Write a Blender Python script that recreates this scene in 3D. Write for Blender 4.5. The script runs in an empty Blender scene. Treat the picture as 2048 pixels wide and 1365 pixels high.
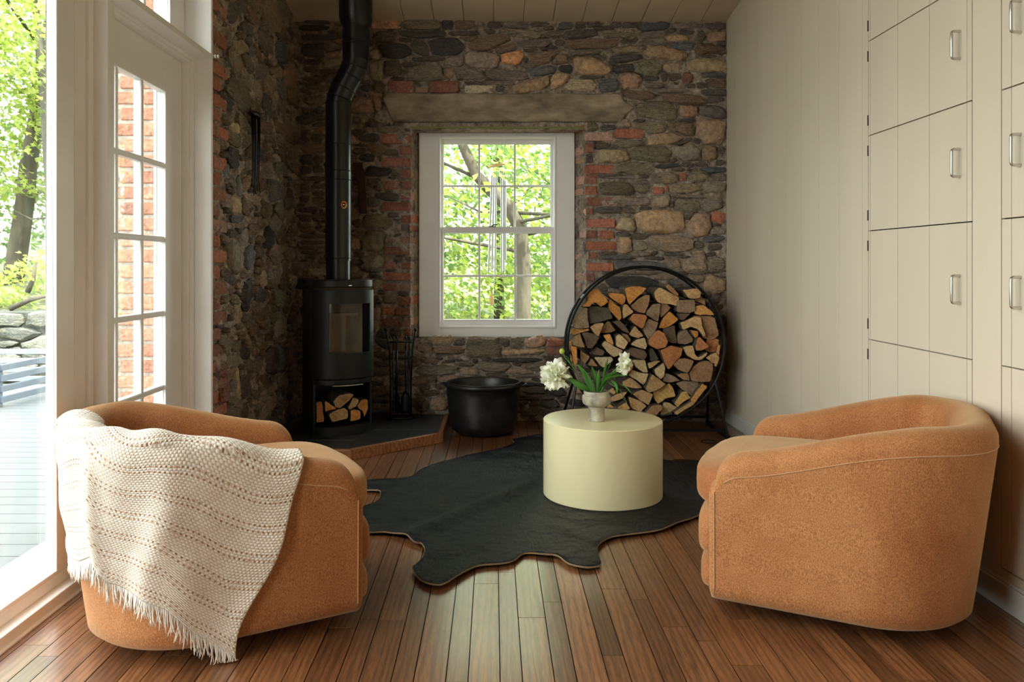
import bpy, bmesh, math, random
import numpy as np
from mathutils import Vector, Matrix, noise as mnoise

# ------------------------------------------------------------------ camera, sky, sun, exposure
SC = bpy.context.scene
COL = SC.collection
H, F, VX, VY = 1.075, 1600.0, 987.0, 530.0        # eye height (m), focal length and vanishing point (px of the 2048x1365 frame)
cam_data = bpy.data.cameras.new('camera')
cam_data.sensor_width = 36.0
cam_data.lens = 36.0 * F / 2048.0
cam_data.shift_x = (1024.0 - VX) / 2048.0
cam_data.shift_y = -(682.5 - VY) / 2048.0
cam_data.clip_start = 0.05
cam_data.clip_end = 200
cam = bpy.data.objects.new('camera', cam_data)
cam.location = (0, 0, H)
cam.rotation_euler = (math.pi / 2, 0, 0)
COL.objects.link(cam)
SC.camera = cam

SC.view_settings.view_transform = 'Standard'
SC.view_settings.look = 'None'
SC.view_settings.gamma = 1.0
SC.view_settings.use_curve_mapping = False
SC.view_settings.exposure = 1.25
SC.cycles.use_denoising = True
SC.cycles.max_bounces = 8
SC.cycles.diffuse_bounces = 5
SC.cycles.glossy_bounces = 4
SC.cycles.transparent_max_bounces = 12
SC.cycles.sample_clamp_indirect = 6.0
SC.cycles.caustics_reflective = False
SC.cycles.caustics_refractive = False

SKY_STRENGTH = 3.6
world = bpy.data.worlds.new('sky')
SC.world = world
world.use_nodes = True
wn = world.node_tree
wn.nodes['Background'].inputs['Color'].default_value = (0.95, 0.98, 0.96, 1)
wn.nodes['Background'].inputs['Strength'].default_value = SKY_STRENGTH

sun_data = bpy.data.lights.new('sun', 'SUN')
sun_data.energy = 6.5
sun_data.angle = math.radians(1.0)
sun_data.color = (1.0, 0.95, 0.8)
sun = bpy.data.objects.new('sun', sun_data)
sun.rotation_euler = Vector((-0.62, 0.45, -0.85)).to_track_quat('-Z', 'Y').to_euler()
COL.objects.link(sun)


def area(name, loc, direction, sx, sy, power, color=(1, 1, 1), portal=False):
    d = bpy.data.lights.new(name, 'AREA')
    d.shape = 'RECTANGLE'
    d.size, d.size_y = sx, sy
    d.energy = power
    d.color = color
    if portal:
        d.cycles.is_portal = True
    o = bpy.data.objects.new(name, d)
    o.location = loc
    o.rotation_euler = Vector(direction).to_track_quat('-Z', 'Y').to_euler()
    COL.objects.link(o)
    return o


area('portal_left', (-1.50, 1.2, 1.5), (1, 0, 0), 2.9, 3.0, 1, portal=True)
area('portal_door', (-1.52, 3.3, 1.2), (1, 0, 0), 2.4, 1.0, 1, portal=True)
area('portal_back', (0.02, 5.75, 1.33), (0, -1, 0), 0.86, 1.3, 1, portal=True)

# ------------------------------------------------------------------ helpers
R = math.radians


def P(x, y, Y):
    """photo pixel -> world point at depth Y"""
    return Vector(((x - VX) / F * Y, Y, H - (y - VY) / F * Y))


def PF(x, y, z=0.0):
    """photo pixel -> world point on the level z"""
    Y = (H - z) * F / (y - VY)
    return Vector(((x - VX) / F * Y, Y, z))


class MB:
    """collects verts/faces, becomes one mesh object"""

    def __init__(s):
        s.v, s.f, s.m, s.uv = [], [], [], None

    def add(s, verts, faces, mi=0):
        n = len(s.v)
        s.v += [tuple(p) for p in verts]
        s.f += [tuple(i + n for i in f) for f in faces]
        s.m += [mi] * len(faces)
        return s

    def box(s, x0, y0, z0, x1, y1, z1, mi=0):
        v = [(x0, y0, z0), (x1, y0, z0), (x1, y1, z0), (x0, y1, z0), (x0, y0, z1), (x1, y0, z1), (x1, y1, z1), (x0, y1, z1)]
        return s.add(v, [(0, 3, 2, 1), (4, 5, 6, 7), (0, 1, 5, 4), (1, 2, 6, 5), (2, 3, 7, 6), (3, 0, 4, 7)], mi)

    def prism(s, poly, z0, z1, mi=0):
        """poly: list of (x,y); extruded from z0 to z1"""
        n = len(poly)
        v = [(x, y, z0) for x, y in poly] + [(x, y, z1) for x, y in poly]
        f = [tuple(range(n))[::-1], tuple(range(n, 2 * n))] + [(i, (i + 1) % n, n + (i + 1) % n, n + i) for i in range(n)]
        return s.add(v, f, mi)

    def lathe(s, prof, c=(0, 0, 0), n=48, mi=0, sx=1, sy=1):
        """prof: list of (r,z)"""
        v, f = [], []
        for r, z in prof:
            for k in range(n):
                a = 2 * math.pi * k / n
                v.append((c[0] + r * sx * math.cos(a), c[1] + r * sy * math.sin(a), c[2] + z))
        for i in range(len(prof) - 1):
            for k in range(n):
                k2 = (k + 1) % n
                f.append((i * n + k, i * n + k2, (i + 1) * n + k2, (i + 1) * n + k))
        if prof[0][0] > 1e-5:
            f.append(tuple(range(n))[::-1])
        if prof[-1][0] > 1e-5:
            f.append(tuple(range((len(prof) - 1) * n, len(prof) * n)))
        return s.add(v, f, mi)

    def tube(s, pts, r, n=10, mi=0, closed=False, caps=True):
        pts = [Vector(p) for p in pts]
        m = len(pts)
        rr = r if isinstance(r, (list, tuple)) else [r] * m
        v, f = [], []
        up = None
        for i, p in enumerate(pts):
            if closed:
                t = (pts[(i + 1) % m] - pts[i - 1]).normalized()
            else:
                t = (pts[min(i + 1, m - 1)] - pts[max(i - 1, 0)]).normalized()
            if up is None:
                up = Vector((0, 0, 1)) if abs(t.z) < 0.9 else Vector((0, 1, 0))
            a = (up - t * up.dot(t)).normalized()
            up = a
            b = t.cross(a)
            for k in range(n):
                th = 2 * math.pi * k / n
                v.append(p + (a * math.cos(th) + b * math.sin(th)) * rr[i])
        for i in range(m if closed else m - 1):
            i2 = (i + 1) % m
            for k in range(n):
                k2 = (k + 1) % n
                f.append((i * n + k, i * n + k2, i2 * n + k2, i2 * n + k))
        if not closed and caps:
            f.append(tuple(range(n))[::-1])
            f.append(tuple(range((m - 1) * n, m * n)))
        return s.add(v, f, mi)

    def sphere(s, c, r, n=14, m=8, sc=(1, 1, 1), mi=0):
        prof = []
        v, f = [], []
        for i in range(m + 1):
            ph = math.pi * i / m
            for k in range(n):
                a = 2 * math.pi * k / n
                v.append((c[0] + r * sc[0] * math.sin(ph) * math.cos(a), c[1] + r * sc[1] * math.sin(ph) * math.sin(a), c[2] - r * sc[2] * math.cos(ph)))
        for i in range(m):
            for k in range(n):
                k2 = (k + 1) % n
                f.append((i * n + k, i * n + k2, (i + 1) * n + k2, (i + 1) * n + k))
        return s.add(v, f, mi)

    def xform(s, M):
        s.v = [tuple(M @ Vector(p)) for p in s.v]
        return s

    def mesh(s, name, mats, smooth=False):
        me = bpy.data.meshes.new(name)
        me.from_pydata(s.v, [], s.f)
        for m in (mats if isinstance(mats, (list, tuple)) else [mats]):
            me.materials.append(m)
        if any(s.m):
            me.polygons.foreach_set('material_index', s.m)
        if smooth:
            me.polygons.foreach_set('use_smooth', [True] * len(me.polygons))
            if smooth is not True:
                me.set_sharp_from_angle(angle=R(smooth))
        me.validate()
        me.update()
        return me

    def build(s, name, mats, parent=None, smooth=False, loc=None, bevel=0, color=None, fix=True, seg=2):
        me = s.mesh(name, mats, smooth)
        if fix:
            bm = bmesh.new()
            bm.from_mesh(me)
            bmesh.ops.remove_doubles(bm, verts=bm.verts, dist=1e-6)
            bmesh.ops.recalc_face_normals(bm, faces=bm.faces)
            bm.to_mesh(me)
            bm.free()
        o = bpy.data.objects.new(name, me)
        COL.objects.link(o)
        if parent:
            o.parent = parent
        if loc is not None:
            o.location = loc
        if bevel:
            b = o.modifiers.new('bevel', 'BEVEL')
            b.width = bevel
            b.segments = seg
            b.limit_method = 'ANGLE'
            b.angle_limit = R(40)
        if color is not None:
            o.color = (*color[:3], 1)
        return o


def mesh_obj(name, me, parent=None, loc=(0, 0, 0), color=None):
    o = bpy.data.objects.new(name, me)
    COL.objects.link(o)
    o.parent = parent
    o.location = loc
    if color is not None:
        o.color = (*color[:3], 1)
    return o


def empty(name, loc=(0, 0, 0), rz=0.0):
    o = bpy.data.objects.new(name, None)
    o.empty_display_size = 0.1
    o.location = loc
    o.rotation_euler = (0, 0, rz)
    COL.objects.link(o)
    return o


def tag(o, label=None, cat=None, group=None, kind=None):
    if label: o['label'] = label
    if cat: o['category'] = cat
    if group: o['group'] = group
    if kind: o['kind'] = kind
    return o


# ------------------------------------------------------------------ materials
def nd(nt, t, **kw):
    n = nt.nodes.new(t)
    for k, v in kw.items():
        setattr(n, k, v)
    return n


def new_mat(name):
    m = bpy.data.materials.new(name)
    m.use_nodes = True
    nt = m.node_tree
    return m, nt, nt.nodes['Principled BSDF']


def mixrgb(nt, a, b, fac, mode='MIX'):
    n = nd(nt, 'ShaderNodeMix', data_type='RGBA', blend_type=mode)
    for s, val in ((0, fac), (6, a), (7, b)):
        if isinstance(val, bpy.types.NodeSocket):
            nt.links.new(val, n.inputs[s])
        elif s == 0:
            n.inputs[0].default_value = val
        else:
            n.inputs[s].default_value = (*val[:3], 1)
    return n.outputs[2]


def ramp(nt, sock, p0, p1, c0=(0, 0, 0), c1=(1, 1, 1)):
    r = nd(nt, 'ShaderNodeValToRGB')
    r.color_ramp.elements[0].position = p0
    r.color_ramp.elements[1].position = p1
    r.color_ramp.elements[0].color = (*c0, 1)
    r.color_ramp.elements[1].color = (*c1, 1)
    nt.links.new(sock, r.inputs[0])
    return r.outputs[0]


def coords(nt, scale=(1, 1, 1), rnd=True, uv=False):
    tc = nd(nt, 'ShaderNodeTexCoord')
    mp = nd(nt, 'ShaderNodeMapping')
    mp.inputs['Scale'].default_value = scale
    nt.links.new(tc.outputs['UV' if uv else 'Object'], mp.inputs['Vector'])
    if rnd:
        oi = nd(nt, 'ShaderNodeObjectInfo')
        mu = nd(nt, 'ShaderNodeVectorMath', operation='SCALE')
        cx = nd(nt, 'ShaderNodeCombineXYZ')
        for i, k in enumerate((37.0, 91.0, 53.0)):
            mm = nd(nt, 'ShaderNodeMath', operation='MULTIPLY')
            mm.inputs[1].default_value = k
            nt.links.new(oi.outputs['Random'], mm.inputs[0])
            nt.links.new(mm.outputs[0], cx.inputs[i])
        nt.links.new(cx.outputs[0], mp.inputs['Location'])
    return mp.outputs[0]


def noise(nt, vec, scale, detail=4, rough=0.55, dist=0.0):
    n = nd(nt, 'ShaderNodeTexNoise')
    n.inputs['Scale'].default_value = scale
    n.inputs['Detail'].default_value = detail
    n.inputs['Roughness'].default_value = rough
    n.inputs['Distortion'].default_value = dist
    nt.links.new(vec, n.inputs['Vector'])
    return n.outputs[0]


def bump(nt, bsdf, h, strength=0.5, dist=0.01, prev=None):
    b = nd(nt, 'ShaderNodeBump')
    b.inputs['Strength'].default_value = strength
    b.inputs['Distance'].default_value = dist
    nt.links.new(h, b.inputs['Height'])
    if prev:
        nt.links.new(prev, b.inputs['Normal'])
    nt.links.new(b.outputs[0], bsdf.inputs['Normal'])
    return b.outputs[0]


def simple(name, col, rough=0.5, metal=0.0, var=0.0, vscale=8, bmp=0.0, bscale=60, coat=0.0, spec=0.5, objcol=False, scale=(1, 1, 1), bdist=0.003, sheen=0):
    m, nt, b = new_mat(name)
    b.inputs['Roughness'].default_value = rough
    b.inputs['Metallic'].default_value = metal
    b.inputs['Specular IOR Level'].default_value = spec
    b.inputs['Coat Weight'].default_value = coat
    b.inputs['Coat Roughness'].default_value = 0.2
    b.inputs['Sheen Weight'].default_value = sheen
    v = coords(nt, scale)
    if objcol:
        c = nd(nt, 'ShaderNodeObjectInfo').outputs['Color']
    else:
        rgb = nd(nt, 'ShaderNodeRGB')
        rgb.outputs[0].default_value = (*col, 1)
        c = rgb.outputs[0]
    if var:
        nz = noise(nt, v, vscale, 5)
        f = ramp(nt, nz, 0.3, 0.7, (1 - var,) * 3, (1 + var * 0.6,) * 3)
        c = mixrgb(nt, c, f, 1.0, 'MULTIPLY')
    nt.links.new(c, b.inputs['Base Color'])
    if bmp:
        bump(nt, b, noise(nt, v, bscale, 4), bmp, bdist)
    return m


def stone_mat(name, scale, rough, layer=(1, 1, 3.0), bstr=0.9, crack=0.55):
    """rough natural stone: object colour, mottling, layered relief"""
    m, nt, b = new_mat(name)
    b.inputs['Roughness'].default_value = rough
    b.inputs['Specular IOR Level'].default_value = 0.35
    v = coords(nt, layer)
    oc = nd(nt, 'ShaderNodeObjectInfo').outputs['Color']
    n1 = noise(nt, v, 9 * scale, 6, 0.6, 0.3)
    n2 = noise(nt, v, 45 * scale, 5, 0.65)
    n3 = noise(nt, v, 3.5 * scale, 3)
    c = mixrgb(nt, oc, (1.28, 1.18, 1.02), ramp(nt, n1, 0.45, 0.7), 'MULTIPLY')
    c = mixrgb(nt, c, (0.5, 0.52, 0.56), ramp(nt, n3, 0.5, 0.72, (0, 0, 0), (0.75,) * 3), 'MULTIPLY')
    c = mixrgb(nt, c, (0.42, 0.33, 0.23), ramp(nt, n1, 0.62, 0.8, (0, 0, 0), (0.35,) * 3), 'MIX')
    c = mixrgb(nt, c, ramp(nt, n2, 0.3, 0.7, (0.6,) * 3, (1.35,) * 3), 1.0, 'MULTIPLY')
    vo = nd(nt, 'ShaderNodeTexVoronoi', feature='DISTANCE_TO_EDGE')
    vo.inputs['Scale'].default_value = 12 * scale
    dv = nd(nt, 'ShaderNodeVectorMath', operation='ADD')
    nv_ = nd(nt, 'ShaderNodeTexNoise')
    nv_.inputs['Scale'].default_value = 16
    nt.links.new(v, nv_.inputs['Vector'])
    sv = nd(nt, 'ShaderNodeVectorMath', operation='SCALE')
    sv.inputs['Scale'].default_value = 0.10
    nt.links.new(nv_.outputs['Color'], sv.inputs[0])
    nt.links.new(v, dv.inputs[0])
    nt.links.new(sv.outputs[0], dv.inputs[1])
    nt.links.new(dv.outputs[0], vo.inputs['Vector'])
    c = mixrgb(nt, c, ramp(nt, vo.outputs['Distance'], 0.0, 0.03, (crack,) * 3, (1, 1, 1)), 1.0, 'MULTIPLY')
    nt.links.new(c, b.inputs['Base Color'])
    cr = ramp(nt, vo.outputs['Distance'], 0.0, 0.05)
    p = bump(nt, b, cr, 0.6 * bstr, 0.012)
    p = bump(nt, b, n1, bstr, 0.05, p)
    p = bump(nt, b, n2, bstr, 0.009, p)
    return m


def mortar_mat():
    m, nt, b = new_mat('rough_mortar')
    b.inputs['Roughness'].default_value = 0.95
    b.inputs['Specular IOR Level'].default_value = 0.2
    v = coords(nt, (1, 1, 1), rnd=False)
    n1, n2, n3 = noise(nt, v, 4, 5), noise(nt, v, 38, 6, 0.7), noise(nt, v, 12, 4)
    c = mixrgb(nt, (0.36, 0.29, 0.225), (0.54, 0.45, 0.365), ramp(nt, n1, 0.35, 0.65))
    c = mixrgb(nt, c, (0.10, 0.078, 0.056), ramp(nt, n3, 0.5, 0.66, (0, 0, 0), (0.8,) * 3))
    c = mixrgb(nt, c, ramp(nt, n2, 0.35, 0.68, (0.5,) * 3, (1.3,) * 3), 1.0, 'MULTIPLY')
    nt.links.new(c, b.inputs['Base Color'])
    p = bump(nt, b, n3, 1.0, 0.04)
    bump(nt, b, n2, 1.0, 0.015, p)
    return m


def wood_mat(name, axis='Y', rough=0.35, coat=0.0, grain=1.0, objcol=True, col=(0.3, 0.15, 0.06), bstr=0.15, dark=0.45):
    m, nt, b = new_mat(name)
    b.inputs['Roughness'].default_value = rough
    b.inputs['Coat Weight'].default_value = coat
    b.inputs['Coat Roughness'].default_value = 0.20
    sc = {'Y': (1, 0.07, 1), 'X': (0.07, 1, 1), 'Z': (1, 1, 0.07)}[axis]
    v = coords(nt, sc)
    if objcol:
        oc = nd(nt, 'ShaderNodeObjectInfo').outputs['Color']
    else:
        rgb = nd(nt, 'ShaderNodeRGB')
        rgb.outputs[0].default_value = (*col, 1)
        oc = rgb.outputs[0]
    w = nd(nt, 'ShaderNodeTexWave', wave_type='BANDS', bands_direction='X' if axis != 'X' else 'Y')
    w.inputs['Scale'].default_value = 16 * grain
    w.inputs['Distortion'].default_value = 9
    w.inputs['Detail'].default_value = 3
    w.inputs['Detail Scale'].default_value = 1.4
    nt.links.new(v, w.inputs['Vector'])
    fine = noise(nt, v, 240 * grain, 3, 0.6)
    big = noise(nt, v, 9 * grain, 3)
    c = mixrgb(nt, oc, ramp(nt, w.outputs['Fac'], 0.1, 0.65, (dark,) * 3, (1.12,) * 3), 0.75, 'MULTIPLY')
    c = mixrgb(nt, c, ramp(nt, fine, 0.35, 0.62, (0.62,) * 3, (1.15,) * 3), 0.8, 'MULTIPLY')
    c = mixrgb(nt, c, ramp(nt, big, 0.3, 0.7, (0.8,) * 3, (1.2,) * 3), 0.8, 'MULTIPLY')
    nt.links.new(c, b.inputs['Base Color'])
    if bstr:
        bump(nt, b, fine, bstr, 0.002)
    return m


def plaid_glass():
    m, nt, b = new_mat('window_glass')
    nt.nodes.remove(b)
    out = nt.nodes['Material Output']
    tr = nd(nt, 'ShaderNodeBsdfTransparent')
    tr.inputs[0].default_value = (0.97, 0.985, 0.975, 1)
    gl = nd(nt, 'ShaderNodeBsdfGlossy')
    gl.inputs['Roughness'].default_value = 0.02
    mx = nd(nt, 'ShaderNodeMixShader')
    lw = nd(nt, 'ShaderNodeLayerWeight')
    pw = nd(nt, 'ShaderNodeMath', operation='POWER')
    pw.inputs[1].default_value = 4.5
    nt.links.new(lw.outputs['Facing'], pw.inputs[0])
    ad = nd(nt, 'ShaderNodeMath', operation='MULTIPLY_ADD')
    ad.inputs[1].default_value = 0.6
    ad.inputs[2].default_value = 0.03
    nt.links.new(pw.outputs[0], ad.inputs[0])
    nt.links.new(ad.outputs[0], mx.inputs[0])
    nt.links.new(tr.outputs[0], mx.inputs[1])
    nt.links.new(gl.outputs[0], mx.inputs[2])
    nt.links.new(mx.outputs[0], out.inputs['Surface'])
    return m


def velvet_mat():
    m, nt, b = new_mat('rust_velvet')
    b.inputs['Roughness'].default_value = 0.75
    b.inputs['Specular IOR Level'].default_value = 0.15
    b.inputs['Sheen Weight'].default_value = 0.6
    b.inputs['Sheen Roughness'].default_value = 0.38
    b.inputs['Sheen Tint'].default_value = (1.0, 0.80, 0.50, 1)
    v = coords(nt, (1, 1, 0.45))
    n0, n1, n2 = noise(nt, v, 3.2, 4, 0.6, 0.4), noise(nt, v, 460, 3, 0.6), noise(nt, v, 800, 2)
    c = mixrgb(nt, (0.32, 0.110, 0.038), (0.45, 0.20, 0.08), ramp(nt, n0, 0.36, 0.66))
    c = mixrgb(nt, c, ramp(nt, n1, 0.36, 0.64, (0.58, 0.5, 0.45), (1.32, 1.38, 1.42)), 0.85, 'MULTIPLY')
    nt.links.new(c, b.inputs['Base Color'])
    p = bump(nt, b, n1, 0.45, 0.004)
    bump(nt, b, n2, 0.35, 0.002, p)
    return m


def knit_mat():
    m, nt, b = new_mat('cream_knit')
    b.inputs['Roughness'].default_value = 0.95
    b.inputs['Specular IOR Level'].default_value = 0.1
    b.inputs['Sheen Weight'].default_value = 0.25
    uvn = nd(nt, 'ShaderNodeTexCoord')
    sep = nd(nt, 'ShaderNodeSeparateXYZ')
    nt.links.new(uvn.outputs['UV'], sep.inputs[0])      # u, v in metres over the cloth
    U, V = sep.outputs[0], sep.outputs[1]

    def mth(op, a, b_=None, c_=None):
        n = nd(nt, 'ShaderNodeMath', operation=op)
        for i, x in enumerate((a, b_, c_)):
            if x is None: continue
            if isinstance(x, bpy.types.NodeSocket): nt.links.new(x, n.inputs[i])
            else: n.inputs[i].default_value = x
        return n.outputs[0]
    # knit cells: rows of slanted loops
    row = mth('MULTIPLY', V, 125.0)
    fl = mth('FLOOR', row)
    off = mth('MULTIPLY', mth('MODULO', fl, 2.0), 0.5)
    cu = mth('ADD', mth('MULTIPLY', U, 95.0), off)
    fu = mth('SUBTRACT', mth('FRACT', cu), 0.5)
    fv = mth('SUBTRACT', mth('FRACT', row), 0.5)
    d2 = mth('ADD', mth('MULTIPLY', fu, fu), mth('MULTIPLY', fv, fv))
    cell = mth('SUBTRACT', 1.0, mth('MULTIPLY', d2, 2.4))
    # pairs of pierced rows every 9 cm: holes only in those rows
    per = mth('FRACT', mth('MULTIPLY', V, 1 / 0.082))
    def band(c0, w):
        return mth('LESS_THAN', mth('ABSOLUTE', mth('SUBTRACT', per, c0)), w)
    rows = mth('MAXIMUM', band(0.30, 0.036), band(0.52, 0.036))
    hu = mth('SUBTRACT', mth('FRACT', mth('MULTIPLY', U, 78.0)), 0.5)
    hole_u = mth('LESS_THAN', mth('ABSOLUTE', hu), 0.2)
    hole = mth('MULTIPLY', rows, hole_u)
    nz = noise(nt, coords(nt, rnd=False), 26, 4)
    c = mixrgb(nt, (0.68, 0.575, 0.475), (0.79, 0.70, 0.61), ramp(nt, nz, 0.3, 0.7))
    c = mixrgb(nt, c, ramp(nt, cell, 0.1, 0.7, (0.80,) * 3, (1.05,) * 3), 1.0, 'MULTIPLY')
    c = mixrgb(nt, c, (0.38, 0.21, 0.11), hole)
    nt.links.new(c, b.inputs['Base Color'])
    hgt = mth('SUBTRACT', mth('MULTIPLY', cell, 1.0), mth('MULTIPLY', hole, 1.2))
    bump(nt, b, hgt, 0.6, 0.004)
    return m


def fur_mat():
    m, nt, b = new_mat('black_hide_hair')
    b.inputs['Roughness'].default_value = 0.36
    b.inputs['Specular IOR Level'].default_value = 0.2
    b.inputs['Specular Tint'].default_value = (0.35, 0.6, 1.0, 1)  # blue reflection of the windows put into the specular tint
    b.inputs['Anisotropic'].default_value = 0.5
    v = coords(nt, (1.0, 0.16, 1), rnd=False)
    n1, n2, n3 = noise(nt, v, 230, 4, 0.7, 0.6), noise(nt, v, 24, 4, 0.6, 1.0), noise(nt, coords(nt, rnd=False), 5, 3)
    c = mixrgb(nt, (0.003, 0.003, 0.004), (0.010, 0.009, 0.010), ramp(nt, n1, 0.35, 0.7))
    c = mixrgb(nt, c, (0.010, 0.006, 0.004), ramp(nt, n3, 0.5, 0.7))
    nt.links.new(c, b.inputs['Base Color'])
    p = bump(nt, b, n3, 0.7, 0.06)
    p = bump(nt, b, n2, 0.6, 0.02, p)
    bump(nt, b, n1, 0.9, 0.006, p)
    return m


def leaf_mat(name, c0, c1, trans=0.35):
    m, nt, b = new_mat(name)
    out = nt.nodes['Material Output']
    b.inputs['Roughness'].default_value = 0.55
    b.inputs['Specular IOR Level'].default_value = 0.25
    geo = nd(nt, 'ShaderNodeNewGeometry')
    c = mixrgb(nt, c0, c1, geo.outputs['Random Per Island'])
    nt.links.new(c, b.inputs['Base Color'])
    tl = nd(nt, 'ShaderNodeBsdfTranslucent')
    nt.links.new(mixrgb(nt, c, (1.2, 1.35, 0.8), 1.0, 'MULTIPLY'), tl.inputs[0])
    mx = nd(nt, 'ShaderNodeMixShader')
    mx.inputs[0].default_value = trans
    nt.links.new(b.outputs[0], mx.inputs[1])
    nt.links.new(tl.outputs[0], mx.inputs[2])
    nt.links.new(mx.outputs[0], out.inputs['Surface'])
    return m


def endgrain_mat():
    """split firewood: cut face"""
    m, nt, b = new_mat('cut_firewood')
    b.inputs['Roughness'].default_value = 0.8
    b.inputs['Specular IOR Level'].default_value = 0.2
    v = coords(nt)
    oc = nd(nt, 'ShaderNodeObjectInfo').outputs['Color']
    n1, n2, n3 = noise(nt, v, 18, 4), noise(nt, v, 120, 4, 0.7), noise(nt, coords(nt, (1, 1, 0.25)), 60, 3)
    w = nd(nt, 'ShaderNodeTexWave', wave_type='RINGS', rings_direction='Y')
    w.inputs['Scale'].default_value = 12
    w.inputs['Distortion'].default_value = 6
    nt.links.new(v, w.inputs['Vector'])
    c = mixrgb(nt, oc, (0.62, 0.46, 0.36), ramp(nt, n1, 0.5, 0.75, (0, 0, 0), (0.8,) * 3), 'MULTIPLY')
    c = mixrgb(nt, c, ramp(nt, w.outputs['Fac'], 0, 1, (0.85,) * 3, (1.08,) * 3), 0.5, 'MULTIPLY')
    c = mixrgb(nt, c, ramp(nt, n2, 0.35, 0.65, (0.7,) * 3, (1.2,) * 3), 1.0, 'MULTIPLY')
    nt.links.new(c, b.inputs['Base Color'])
    p = bump(nt, b, n2, 0.6, 0.004)
    bump(nt, b, n1, 0.5, 0.01, p)
    return m


M = {}
M['mortar'] = mortar_mat()
M['slate'] = stone_mat('field_stone', 1.0, 0.75)
M['round'] = stone_mat('rounded_stone', 0.7, 0.7, (1, 1, 1.2), 0.7, 0.85)
M['brick'] = stone_mat('old_brick', 1.3, 0.9, (1, 1, 1), 0.5, 0.9)
M['concrete'] = simple('concrete_lintel', (0.34, 0.27, 0.19), 0.9, var=0.6, vscale=6, bmp=0.9, bscale=22, scale=(1, 1, 2.2), bdist=0.02)
M['white'] = simple('white_gloss_paint', (0.88, 0.87, 0.85), 0.38, var=0.04, vscale=5, bmp=0.05, bscale=40)
M['beige'] = simple('beige_paint', (0.66, 0.575, 0.455), 0.42, var=0.04, vscale=3, bmp=0.06, bscale=70, scale=(1, 1, 0.15))
M['ceil'] = simple('ceiling_paint', (0.66, 0.55, 0.41), 0.6, var=0.08, vscale=6, bmp=0.05)
M['base_paint'] = simple('baseboard_paint', (0.62, 0.60, 0.55), 0.4, var=0.04)
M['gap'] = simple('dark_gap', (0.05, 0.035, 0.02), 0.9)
M['oak'] = wood_mat('oak_floor', 'Y', 0.42, 1.0, dark=0.6, grain=1.0)
M['hearthwood'] = wood_mat('hearth_edge_wood', 'X', 0.4, 0.2, objcol=False, col=(0.34, 0.13, 0.045), dark=0.6)
M['slate_tile'] = simple('slate_tile', (0.022, 0.026, 0.03), 0.35, var=0.3, vscale=8, bmp=0.25, bscale=30)
M['iron'] = simple('black_stove_iron', (0.009, 0.010, 0.010), 0.42, 0.0, var=0.1, bmp=0.05, bscale=200, spec=0.35)
M['pipe'] = simple('black_pipe_enamel', (0.008, 0.009, 0.010), 0.30, 0.0, spec=0.4)
M['wrought'] = simple('wrought_iron', (0.01, 0.01, 0.011), 0.38, 0.6, bmp=0.2, bscale=50)
M['rust'] = simple('rusty_iron', (0.05, 0.022, 0.014), 0.8, 0.2, var=0.4, bmp=0.4, bscale=50)
M['steel'] = simple('brushed_steel', (0.62, 0.60, 0.55), 0.28, 1.0)
M['chrome'] = simple('chrome', (0.8, 0.8, 0.8), 0.12, 1.0)
M['copper'] = simple('orange_copper', (0.75, 0.16, 0.02), 0.35, 0.4)
M['gold'] = simple('gold_spring', (0.75, 0.45, 0.08), 0.3, 0.8)
M['firebrick'] = simple('firebrick', (0.50, 0.40, 0.27), 0.9, var=0.2)
M['cauldron'] = simple('sooty_cauldron', (0.05, 0.048, 0.047), 0.38, 0.75, var=0.6, vscale=7, bmp=0.3, bscale=22, bdist=0.006)
M['table'] = simple('cream_lacquer', (0.76, 0.69, 0.42), 0.30, var=0.03, vscale=4, coat=0.15)
M['ceramic'] = simple('mottled_ceramic', (0.46, 0.42, 0.32), 0.45, var=0.65, vscale=16, bmp=0.3, bscale=60)
M['velvet'] = velvet_mat()
M['piping'] = simple('velvet_piping', (0.46, 0.23, 0.09), 0.8, sheen=0.5, bmp=0.3, bscale=200)
M['knit'] = knit_mat()
M['fringe'] = simple('cream_yarn', (0.82, 0.75, 0.67), 0.95, sheen=0.2)
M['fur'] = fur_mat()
M['hideback'] = simple('hide_underside', (0.36, 0.24, 0.13), 0.8, bmp=0.2)
M['cut'] = endgrain_mat()
M['bark'] = simple('log_bark', (0.10, 0.07, 0.045), 0.95, var=0.45, vscale=25, bmp=0.9, bscale=40, bdist=0.01)
M['glass'] = plaid_glass()
M['green'] = leaf_mat('peony_leaf', (0.05, 0.17, 0.03), (0.11, 0.30, 0.06), 0.25)
M['petal'] = leaf_mat('peony_petal', (0.86, 0.84, 0.78), (0.93, 0.92, 0.88), 0.3)
M['stem'] = simple('green_stem', (0.12, 0.25, 0.06), 0.5)
M['deck'] = simple('deck_paint', (0.135, 0.15, 0.16), 0.6, var=0.08, vscale=6, bmp=0.1)
M['rail'] = simple('deck_rail_paint', (0.17, 0.20, 0.25), 0.6, var=0.1, vscale=6)
M['ground'] = simple('leaf_litter', (0.13, 0.14, 0.07), 0.95, var=0.5, vscale=3, bmp=0.8, bscale=12, bdist=0.03)
M['tree_bark'] = simple('tree_bark', (0.075, 0.066, 0.045), 0.9, var=0.5, vscale=7, bmp=0.8, bscale=14, bdist=0.03, scale=(1, 1, 0.3))
M['leaf_a'] = leaf_mat('maple_leaf', (0.20, 0.26, 0.065), (0.42, 0.46, 0.15), 0.5)
M['leaf_b'] = leaf_mat('deep_green_leaf', (0.12, 0.19, 0.09), (0.26, 0.36, 0.17), 0.5)  # cooler, deeper green for the second kind of foliage
M['alu'] = simple('chime_aluminium', (0.36, 0.37, 0.36), 0.3, 0.8)
M['plywood'] = simple('chime_wood', (0.55, 0.36, 0.16), 0.6)

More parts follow.
